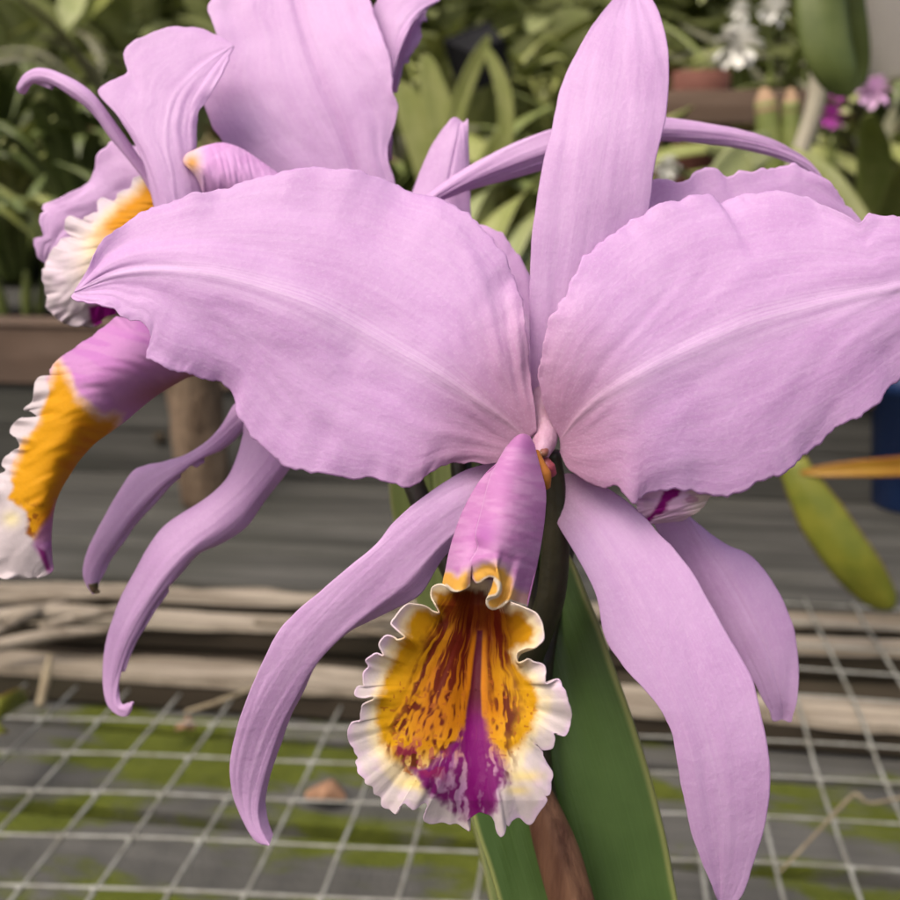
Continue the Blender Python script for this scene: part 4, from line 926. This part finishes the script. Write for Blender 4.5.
# twigs, straw and litter
def litter(name, pts, rad, label, cat, mat='straw'):
    mb = MB(); mb.tube([np.array(p) for p in pts], rad, 40, 7); return tag(mb.build(name, M[mat]), label, cat)
litter('twig', [gp(780, 872, BZ + .006), gp(812, 838, BZ + .02), gp(850, 798, BZ + .012), gp(858, 795, BZ + .016), gp(870, 803, BZ + .01), gp(905, 797, BZ + .012)], [.0008, .0010, .0013, .0016, .0011, .0011], 'dry crooked twig lying on the wire mesh at the lower right', 'twig')
litter('straw', [gp(185, 712, BZ + .003), gp(215, 703, BZ + .012), gp(255, 688, BZ + .014)], [.0015, .0022, .0012], 'dry straw lying between the rail and the mesh at the left', 'straw')
litter('straw', [gp(40, 706, BZ + .004), gp(46, 680, BZ + .02), gp(50, 655, BZ + .03)], [.004, .0045, .002], 'upright dry stub against the dark rail at the left', 'straw')
def litter_leaf(px, w, label, mat, z=LZ + .006, name='fallen_leaf'):
    mb = MB(); mb.strap([gp(x, y, z + dz) for x, y, dz in px], w, side=(0.2, 1, .3), chan=.5)
    return tag(mb.build(name, mat, thick=.0008), label, 'fallen leaf')
M['dry'] = plain('dry_brown_leaf', (.20, .105, .06), (.30, .17, .10), 60, .85)
litter_leaf([(306, 792, .0), (326, 785, .012), (346, 797, .0)], .020, 'small curled brown leaf fallen on the boards under the mesh, left of the front lip', M['dry'])
litter_leaf([(176, 727, .0), (185, 721, .008), (196, 727, .0)], .012, 'tiny brown leaf scrap below the curled sepal of the left bloom', M['dry'], BZ - .02)
litter_leaf([(-30, 745, .02), (0, 718, .035), (28, 702, .02)], .030, 'yellow and green leaf tip at the left edge above the mesh', M['yleaf'], BZ, 'leaf_tip')

# ------------------------------------------------------------------ plank bench behind with its low board wall
far = tag(empty('plank_bench', (0, 1.3, 0)), 'wide grey plank bench top behind the rails', 'bench')
mb = MB()
ys = [1.062, 1.168, 1.275, 1.378, 1.484, 1.59]
for a, b in zip(ys[:-1], ys[1:]):
    mb.box((-.1, (a + b) / 2, BZ - .014 + rnd.uniform(-.002, .002)), (4.2, b - a - .004, .024), rnd.uniform(-.002, .002))
part(bevel(mb.build('bench_top', M['grey'], far, smooth=False), .003), far)
for lx in (-1.9, 1.7):
    for ly in (1.12, 1.52):
        mb = MB(); mb.box((lx, ly, .386), (.07, .07, .772)); part(mb.build('leg', M['dark'], far, smooth=False), far)
wall = tag(empty('board_wall', (0, 1.475, BZ - .002)), 'low wall of a brown board over dark grey boards behind the plank bench', 'wall')
mb = MB()
for z0, z1 in ((.801, .866), (.868, .934)): mb.box((-.1, 1.475, (z0 + z1) / 2), (4.2, .026, z1 - z0))
o = bevel(mb.build('grey_board', M['grey'], wall, smooth=False), .002); part(o, wall)
mb = MB(); mb.box((-.1, 1.470, .980), (4.2, .034, .088)); o = bevel(mb.build('brown_board', M['brown'], wall, smooth=False), .003); part(o, wall)
mb = MB(); mb.box((-.1, 1.486, 1.0275), (4.2, .075, .005)); o = bevel(mb.build('cap_strip', M['brown'], wall, smooth=False), .002); part(o, wall)
mb = MB(); kx = gp(160, 438, BZ); dirk = P(160, 438, 1.0) - CO; kk = CO + dirk * (1.4605 / dirk[1])
mb.lathe((0, 0, 0), [(.0105, 0), (.009, .003), (.003, .004), (.0002, .004)], 16); o = mb.build('knot', M['dark'], wall)
o.data.transform(Matrix.Translation(Vector(kk) - Vector(wall.location)) @ Matrix.Rotation(R_(90), 4, 'X'))

# wooden stump on the plank bench
mb = MB()
base = gp(206, 503, BZ)
prof = []
th = np.linspace(0, 2 * math.pi, 40, endpoint=False); rings = []
for z in np.linspace(0, .21, 40):
    r = .037 * (1 + .10 * (fbm(np.cos(th) * 1.6 + 5, np.sin(th) * 1.6 + z * 22, 3) - .5) * 2 + .05 * np.sin(3 * th + z * 8)) * (1 - .12 * math.exp(-z / .012))
    rings.append(np.c_[r * np.cos(th) - .05 * z, r * np.sin(th), np.full(40, z)])
v = np.vstack(rings); mb.add(v + base, gridfaces(40, 40, 0, True) + [tuple(range(40))[::-1], tuple(39 * 40 + j for j in range(40))])
tag(mb.build('wooden_stump', M['stump']), 'short brown wooden stump standing on the grey planks behind the left bloom', 'stump')

# ------------------------------------------------------------------ potted orchids behind
def pot_profile(r, h): return [(.0001, 0), (r * .72, 0), (r * .76, .004), (r * .95, h * .86), (r * 1.02, h * .87), (r * 1.04, h), (r * .94, h), (r * .9, h * .88), (.0001, h * .88)]
def leaf_tuft(mb, c, n, ln, w, seed, spread=1.0, up=1.0):
    rg = random.Random(seed)
    for k in range(n):
        a = 2 * math.pi * (k + rg.random()) / n
        L = ln * rg.uniform(.65, 1.15); s = spread * rg.uniform(.35, 1.1); droop = rg.uniform(.0, .55) * spread
        d = np.array([math.cos(a), math.sin(a), 0])
        p0 = np.array(c) + d * .012
        p1 = p0 + d * L * .22 * s + np.array([0, 0, L * .38 * up])
        p2 = p0 + d * L * .52 * s + np.array([0, 0, L * (.68 * up - .12 * droop)])
        p3 = p0 + d * L * .88 * s + np.array([0, 0, L * (.86 * up - .62 * droop)])
        mb.strap([p0, p1, p2, p3], w * rg.uniform(.75, 1.15), side=(-d[1], d[0], .0), chan=.35, nu=14, nv=5, twist=rg.uniform(-.7, .7))
def pseudobulbs(mb, c, n, h, r, seed):
    rg = random.Random(seed)
    for k in range(n):
        a = rg.uniform(0, 6.28); q = np.array(c) + np.array([math.cos(a), math.sin(a), 0]) * rg.uniform(.01, .05)
        hh = h * rg.uniform(.7, 1.15)
        mb.tube([q, q + np.array([.1 * math.cos(a) * hh, .1 * math.sin(a) * hh, hh * .5]), q + np.array([.22 * math.cos(a) * hh, .22 * math.sin(a) * hh, hh])], [r * .45, r, r * 1.05, r * .75, r * .35], 14, 9)
def potted(x, y, z, label, pot='black', tone=1, n=11, ln=.28, w=.036, seed=0, pr=.062, ph=.10, spread=1.0, up=1.0, bulbs=6, group='potted orchids in the bank behind', parent=None):
    t = tag(empty('potted_orchid', (x, y, z)), label, 'potted orchid', group)
    mb = MB(); mb.lathe((0, 0, 0), pot_profile(pr, ph), 28); mb.build('pot', M[pot], t)
    mb = MB(); mb.lathe((0, 0, ph * .885), [(.0001, .006), (pr * .5, .005), (pr * .9, .0)], 20); mb.build('potting_bark', M['bark'], t)
    if bulbs:
        mb = MB(); pseudobulbs(mb, (0, 0, ph * .88), bulbs, ln * .42, .010, seed); mb.build('pseudobulb', GREENS[min(3, tone + 1)], t)
    mb = MB(); leaf_tuft(mb, (0, 0, ph * .9 + (ln * .25 if bulbs else 0)), n, ln, w, seed, spread, up); mb.build('foliage', GREENS[tone], t, thick=.0012)
    return t

# staging shelves that carry the bank of pots
def shelf(y, z, d, label):
    s = tag(empty('plant_bench', (0, y, 0)), label, 'bench')
    mb = MB()
    for k in range(3): mb.box((.0, (k - 1) * d / 3, z - .012), (5.6 + y, d / 3 - .006, .022))
    bevel(mb.build('bench_top', M['grey'], s, smooth=False))
    for lx in (-2.4, 2.4):
        for ly in (-d / 2 + .05, d / 2 - .05):
            mb = MB(); mb.box((lx, ly, (z - .024) / 2), (.06, .06, z - .024)); mb.build('leg', M['dark'], s, smooth=False)
shelf(1.78, .90, .46, 'nearest plant bench of the bank, right behind the board wall')
shelf(2.34, .98, .50, 'middle plant bench of the bank, a step higher')
shelf(2.98, 1.06, .54, 'rear plant bench of the bank, the highest step')

def at(x, y, Y):
    """where the sight line through (x, y) crosses the upright plane Y metres ahead"""
    d_ = P(x, y, 1.0) - CO
    return CO + d_ * (Y / d_[1])
k = 0
F1 = [(-70, 1, .30, .030, .9), (22, 0, .24, .026, 1.0), (92, 2, .24, .026, 1.1), (175, 0, .30, .034, .8), (262, 1, .25, .034, .9), (345, 0, .28, .036, 1.0), (425, 1, .32, .050, .8), (520, 2, .30, .046, 1.1), (610, 1, .26, .040, 1.0), (705, 0, .26, .040, 1.1), (778, 2, .25, .034, .9), (868, 1, .30, .036, 1.2), (960, 2, .30, .036, 1.0)]
L1 = ['dark strap leaved orchid at the far left edge of the nearest pot row', 'dark green orchid behind the curled sepal of the upper left bloom', 'yellow green orchid showing between the two upper left petals', 'dark orchid mostly hidden behind the upper left petal', 'mid green orchid hidden behind the big bright petal', 'dark green orchid right of the big bright petal', 'broad leaved green orchid between the bright petal and the dorsal sepal', 'yellow green broad leaved orchid just left of the dorsal sepal', 'mid green orchid behind the dorsal sepal', 'dark green orchid low behind the right petals', 'yellow green orchid beside the pale bent pipe', 'orchid with long arching leaves at the right edge under the white pot', 'yellow green orchid cut off by the right edge']
for (px, tone, ln, w, sp), lb in zip(F1, L1):
    q = at(px, 330, 1.72 + rnd.uniform(-.06, .08)); k += 1
    potted(q[0], q[1], .901, lb, rnd.choice(['black', 'terra', 'black']), tone, 11, ln * 1.05, w * 1.5, 100 + k, spread=sp, up=.95)
SH1 = 'blurred green orchid in the middle row of pots, among identical ones'
for i in range(14):
    q = at(-60 + 78 * i + rnd.uniform(-18, 18), 250, 2.32 + rnd.uniform(-.12, .12)); k += 1
    potted(q[0], q[1], .981, SH1, rnd.choice(['black', 'terra', 'black', 'black']), rnd.choice([1, 2, 2, 3, 4, 0, 5]), 20, rnd.uniform(.24, .36), rnd.uniform(.030, .048), 200 + k, spread=rnd.uniform(.8, 1.2), group='middle row of potted orchids')
SH2 = 'blurred green orchid in the rear row of pots, among identical ones'
for i in range(16):
    q = at(-60 + 68 * i + rnd.uniform(-16, 16), 180, 2.96 + rnd.uniform(-.14, .14)); k += 1
    potted(q[0], q[1], 1.061, SH2, 'black', rnd.choice([1, 2, 2, 3, 4, 0, 4]), 20, rnd.uniform(.34, .46), rnd.uniform(.034, .052), 300 + k, spread=rnd.uniform(.8, 1.1), up=1.05, group='rear row of potted orchids')

# single things one can make out in the bank
def thing_mesh(mb, name, mat, label, cat, thick=0): return tag(mb.build(name, mat, thick=thick), label, cat)
# the black square pot tipped between the leaves
t = tag(empty('black_pot', at(482, 60, 2.15)), 'empty black plastic pot lying among the leaves left of the dorsal sepal', 'pot')
mb = MB(); mb.lathe((0, 0, -.05), [(.0001, 0), (.050, 0), (.066, .088), (.072, .09), (.072, .10), (.064, .10), (.050, .01), (.0001, .01)], 4); o = mb.build('pot', M['black'], t, smooth=False); t.rotation_euler = (R_(-75), R_(22), R_(35))
t = tag(empty('fan_leaved_plant', at(450, 250, 1.62)), 'broad blurred green leaves leaning around the black pot', 'plant')
for pts, w in (([(462, 250), (448, 150), (436, 100), (424, 52)], .046), ([(452, 250), (432, 170), (415, 120), (398, 80)], .052), ([(470, 250), (482, 190), (492, 165), (505, 128)], .050), ([(440, 200), (455, 120), (470, 75), (490, 34)], .026), ([(500, 200), (506, 120), (500, 80), (484, 44)], .024)):
    mb = MB(); mb.strap([np.array(at(x, y, 1.62)) - np.array(t.location) for x, y in pts], w, side=(.9, .2, .3), chan=.3, nu=24, nv=7); mb.build('leaf', GREENS[2], t, thick=.001)
mb = MB(); mb.tube([np.zeros(3), np.array([0, .06, (.903 - t.location[2]) * .6]), np.array([0, .1, .903 - t.location[2]])], .010, 14, 9); mb.build('stem', GREENS[1], t)
# leaves near the left of the dorsal sepal, close behind the blooms
t = tag(empty('broad_leaved_plant', at(500, 330, 1.0)), 'broad pale green leaves fanning out low behind the thin arching sepal', 'plant')
def px_leaf(mb, px, w, Y, chan=.3, side=None):
    mb.strap([np.array(at(x, y, Y + dy)) - np.array(t.location) for x, y, dy in px], w, side=side, chan=chan, nu=26, nv=7)
for pts, w in (([(455, 330, .0), (480, 260, .02), (515, 205, .05), (560, 170, .1)], .034), ([(470, 330, .0), (500, 270, .01), (530, 225, .03), (556, 196, .06)], .030), ([(480, 350, .0), (505, 300, .01), (525, 262, .03), (545, 240, .05)], .030), ([(440, 330, .02), (455, 250, .06), (480, 200, .1), (505, 180, .13)], .030)):
    mb = MB(); px_leaf(mb, pts, w, 1.0, .25, (.75, .1, .65)); mb.build('leaf', GREENS[3 if w < .032 else 2], t, thick=.001)
mb = MB(); mb.tube([np.array(at(460, 340, 1.0)) - np.array(t.location), np.array(at(470, 400, 1.03)) - np.array(t.location), np.array(gp(470, 512, BZ)) - np.array(t.location)], [.007, .009, .008], 20, 10); mb.build('stem', GREENS[1], t)
# pale leaf behind the right petal
t = tag(empty('pale_leaved_plant', at(735, 230, 1.15)), 'single pale green leaf rising behind the right petals', 'plant')
for pts, w, g_ in (([(700, 240, .0), (712, 200, .02), (735, 165, .04), (765, 146, .06), (776, 150, .08)], .040, 3), ([(735, 245, .0), (760, 210, .02), (752, 170, .05), (705, 148, .08)], .032, 3)):
    mb = MB(); px_leaf(mb, pts, w, 1.15, .2, (.6, .05, -.8)); mb.build('leaf', GREENS[g_], t, thick=.001)
mb = MB(); px_leaf(mb, [(790, 150, .1), (826, 172, .06), (852, 204, .03), (880, 245, .0)], .018, 1.15, .2, (.5, .1, .85)); mb.build('leaf', GREENS[2], t, thick=.001)
mb = MB(); mb.tube([np.array(at(720, 240, 1.15)) - np.array(t.location), np.array(at(705, 340, 1.2)) - np.array(t.location), np.array(gp(676, 518, BZ)) - np.array(t.location)], [.006, .009, .008], 20, 10); mb.build('stem', GREENS[1], t)
# two stout bulbs with tan sheath tips
for (x0, x1, lb) in ((772, 764, 'stout green bulb with a rounded tan tip, left of a pair beside the pipe'), (788, 791, 'slimmer green bulb with a narrow tan tip, next to the pale pipe')):
    b0, b1 = at(x0 + 4, 205, 1.5), at(x1, 88, 1.5)
    t = tag(empty('orchid_bulb', b0), lb, 'orchid bulb', 'stout bulbs beside the pipe')
    mb = MB(); mb.tube([np.zeros(3), (np.array(b1) - b0) * .5, (np.array(b1) - b0) * .88], [.013, .019, .017, .014] if x0 < 780 else [.010, .015, .014, .011], 30, 14); mb.build('bulb', GREENS[1], t)
    mb = MB(); mb.tube([(np.array(b1) - b0) * .80, (np.array(b1) - b0) * .93, (np.array(b1) - b0) * 1.0], [.015, .0135, .005] if x0 < 780 else [.012, .0095, .004], 14, 14); mb.build('sheath_tip', M['tan'], t)
    mb = MB(); mb.tube([np.zeros(3), np.array([0, .05, (.901 - b0[2]) * .5]), np.array([0, .19, .90 - b0[2]])], [.012, .010, .012], 14, 10); mb.build('stem', GREENS[1], t)
# pale bent pipe
mb = MB(); mb.tube([at(806, 10, 1.47), at(817, 55, 1.47), at(818, 88, 1.47), at(811, 120, 1.47), at(798, 158, 1.47), at(780, 210, 1.46), at(720, 330, 1.45), (at(672, 260, 1.44)[0], 1.44, .802)], .0115, 50, 14)
thing_mesh(mb, 'pipe', M['pipe'], 'pale bent plastic pipe rising among the plants at the upper right', 'pipe')
# hanging leaf and the white hanging pot at the upper right
hb = at(838, -70, 1.05)
t = tag(empty('hanging_plant', hb), 'dark green leaf hanging down from the top edge, in front of the white pot', 'hanging plant')
loc = np.array(hb)
mb = MB(); mb.strap([at(832, -70, 1.05) - loc, at(824, -20, 1.03) - loc, at(828, 35, 1.02) - loc, at(838, 70, 1.02) - loc, at(850, 97, 1.03) - loc], .046, side=(1, .15, .1), chan=.35, nu=30, nv=9); mb.build('leaf', GREENS[0], t, thick=.0014)
mb = MB(); mb.strap([at(842, -70, 1.06) - loc, at(846, -20, 1.055) - loc, at(853, 30, 1.06) - loc, at(858, 70, 1.07) - loc, at(854, 92, 1.07) - loc], .026, side=(1, -.3, .1), chan=.35, nu=26, nv=7); mb.build('leaf', GREENS[0], t, thick=.0014)
mb = MB(); mb.lathe((0, 0, .0), [(.0001, 0), (.05, 0), (.068, .09), (.07, .1), (.062, .1), (.05, .01), (.0001, .01)], 24); mb.build('basket', M['dark'], t)
wp = at(893, -4, 1.9)
t = tag(empty('white_pot', wp), 'white plastic pot hanging at the upper right corner', 'pot')
mb = MB(); mb.lathe((0, 0, -.13), [(.0001, 0), (.045, 0), (.055, .008), (.088, .20), (.094, .205), (.094, .225), (.086, .225), (.05, .02), (.0001, .02)], 32); mb.build('pot_body', M['white'], t); t.rotation_euler = (0, R_(-14), 0)
mb = MB(); mb.tube([(-.08, 0, .08), (-.05, 0, .3), (0, 0, .45), (.05, 0, .3), (.08, 0, .08)], .0025, 30, 8); mb.build('hanger', M['wire'], t)
# bits of flower colour
def blossom(px, py, Y, r, mat, label, n=9, seed=1):
    c = at(px, py, Y); rg = random.Random(seed)
    t = tag(empty('flower_head', c), label, 'flower')
    mb = MB()
    for i in range(n):
        a = 6.283 * i / n + rg.uniform(-.2, .2); e = rg.uniform(-.3, .9)
        d = np.array([math.cos(a) * math.cos(e), -.35 - .4 * rg.random(), math.sin(a) * math.cos(e) + .2 * math.sin(e)]); d /= np.linalg.norm(d)
        mb.strap([d * .002, d * r * .5 + np.array([0, 0, r * .12]), d * r], r * .55, chan=.4, nu=9, nv=5)
    mb.build('petal', mat, t, thick=.0006)
    zf = .901 if Y < 1.98 else .981 if Y < 2.6 else 1.061
    mb = MB(); mb.tube([np.array([0, .004, 0]), np.array([.01, .03, (zf - c[2]) * .45]), np.array([.0, .05, zf - c[2]])], .0028, 16, 7); mb.build('stem', GREENS[1], t)
blossom(738, 48, 2.2, .052, M['fwhite'], 'white shaggy flower head right of the dorsal sepal tip', 14, 5)
blossom(773, 12, 2.5, .040, M['fwhite'], 'smaller white flower head near the top edge', 11, 6)
blossom(740, 12, 2.7, .030, M['fwhite'], 'faint white flower left of the smaller white head', 9, 9)
blossom(838, 93, 1.7, .017, M['fpurple'], 'small purple flower, upper of two by the pipe', 8, 7)
blossom(831, 118, 1.7, .022, M['fpurple'], 'brighter purple flower, lower of two by the pipe', 9, 8)
blossom(874, 94, 1.75, .030, M['fpink'], 'pale pink flower under the white pot', 10, 10)
blossom(668, 168, 1.75, .022, M['fwhite'], 'cream flower low between the dorsal sepal and the right petals', 9, 14)
# a terracotta pot and a grey timber between the rows
t = tag(empty('terracotta_pot', (at(700, 95, 2.12)[0], 2.12, .981)), 'terracotta pot on the middle bench right of the dorsal sepal', 'pot')
mb = MB(); mb.lathe((0, 0, 0), pot_profile(.052, at(700, 72, 2.12)[2] - .981), 30); mb.build('pot', M['terra'], t)
tb = at(715, 108, 1.95)
mb = MB(); mb.box((tb[0], 1.95, tb[2]), (.30, .05, .055)); mb.box((tb[0] - .11, 1.95, (.902 + tb[2] - .0275) / 2), (.04, .04, tb[2] - .0275 - .902)); mb.box((tb[0] + .11, 1.95, (.902 + tb[2] - .0275) / 2), (.04, .04, tb[2] - .0275 - .902))
bevel(thing_mesh(mb, 'timber_trestle', M['brown'], 'short grey brown timber below the terracotta pot', 'timber'))

# ------------------------------------------------------------------ blue pot with its ageing leaves at the right
bq = gp(914, 505, BZ)
t = tag(empty('blue_pot_plant', bq), 'dark blue glazed pot at the right edge with an orange and a yellowing leaf', 'potted plant')
loc = np.array(bq)
ph_ = at(914, 372, bq[1])[2] - BZ
mb = MB(); mb.lathe((0, 0, .001), pot_profile(.076, ph_), 40); mb.build('pot', M['blue'], t)
mb = MB(); mb.lathe((0, 0, ph_ * .885), [(.0001, .006), (.04, .005), (.068, 0)], 20); mb.build('potting_bark', M['bark'], t)
j0 = at(800, 473, .95) - loc
mb = MB(); mb.strap([np.array([.03, 0, ph_ * .9]), at(985, 400, 1.15) - loc, at(960, 458, 1.0) - loc, at(900, 466, .96) - loc, at(850, 469, .95) - loc, j0], .021, side=(.1, .3, 1), chan=.35, nu=40, nv=7, tipw=.12)
mb.build('leaf', M['oleaf'], t, thick=.0012)['label'] = 'narrow orange leaf reaching left in front of the blue pot'
mb = MB(); mb.strap([at(792, 462, .955) - loc, at(806, 490, .945) - loc, at(830, 530, .935) - loc, at(855, 565, .93) - loc, at(876, 592, .935) - loc, at(893, 609, .94) - loc], .038, side=(.8, .0, .5), chan=.30, nu=40, nv=9, tipw=.12)
mb.build('leaf', M['yleaf'], t, thick=.0012)['label'] = 'yellowing green leaf hanging diagonally towards the pale rails'
mb = MB(); leaf_tuft(mb, (0, 0, ph_ * .9), 7, .20, .03, 77, .8, 1.0); mb.build('foliage', GREENS[0], t, thick=.001)

# ------------------------------------------------------------------ the dense growth beyond the benches
def foliage_mass(name, x0, x1, y0, y1, z0, z1, n, size, seed, mats):
    rg = np.random.RandomState(seed); mb = MB()
    for i in range(n):
        c = np.array([rg.uniform(x0, x1), rg.uniform(y0, y1), z0 + (z1 - z0) * rg.rand() ** .9])
        a = rg.uniform(0, 6.28); e = rg.uniform(-.5, 1.2)
        d = np.array([math.cos(a) * math.cos(e), math.sin(a) * math.cos(e), math.sin(e)]); L = size * rg.uniform(.6, 1.5)
        mb.strap([c, c + d * L * .5 + [0, 0, L * .08], c + d * L - [0, 0, L * .1]], L * rg.uniform(.16, .32), chan=.3, nu=6, nv=3)
    return tag(mb.build(name, mats), kind='stuff')
foliage_mass('shrubbery', -4.2, 2.6, 3.5, 4.2, .3, 2.6, 2400, .34, 5, GREENS[3])
foliage_mass('shrubbery', -4.4, 2.8, 3.5, 4.4, .3, 2.6, 1700, .36, 6, GREENS[2])
foliage_mass('undergrowth', -3.6, 2.2, 3.3, 3.7, .8, 1.9, 700, .30, 7, GREENS[3])
mb = MB()
mb.add(np.array([(x, 4.9 + .3 * math.sin(x * 2) + .15 * math.sin(z * 5 + x), z) for x in np.linspace(-9, 8, 40) for z in np.linspace(-.02, 3.6, 16)]), gridfaces(40, 16))
tag(mb.build('hedge_backdrop', GREENS[0], thick=.3), 'dark evergreen hedge closing the view behind all the benches', 'hedge')
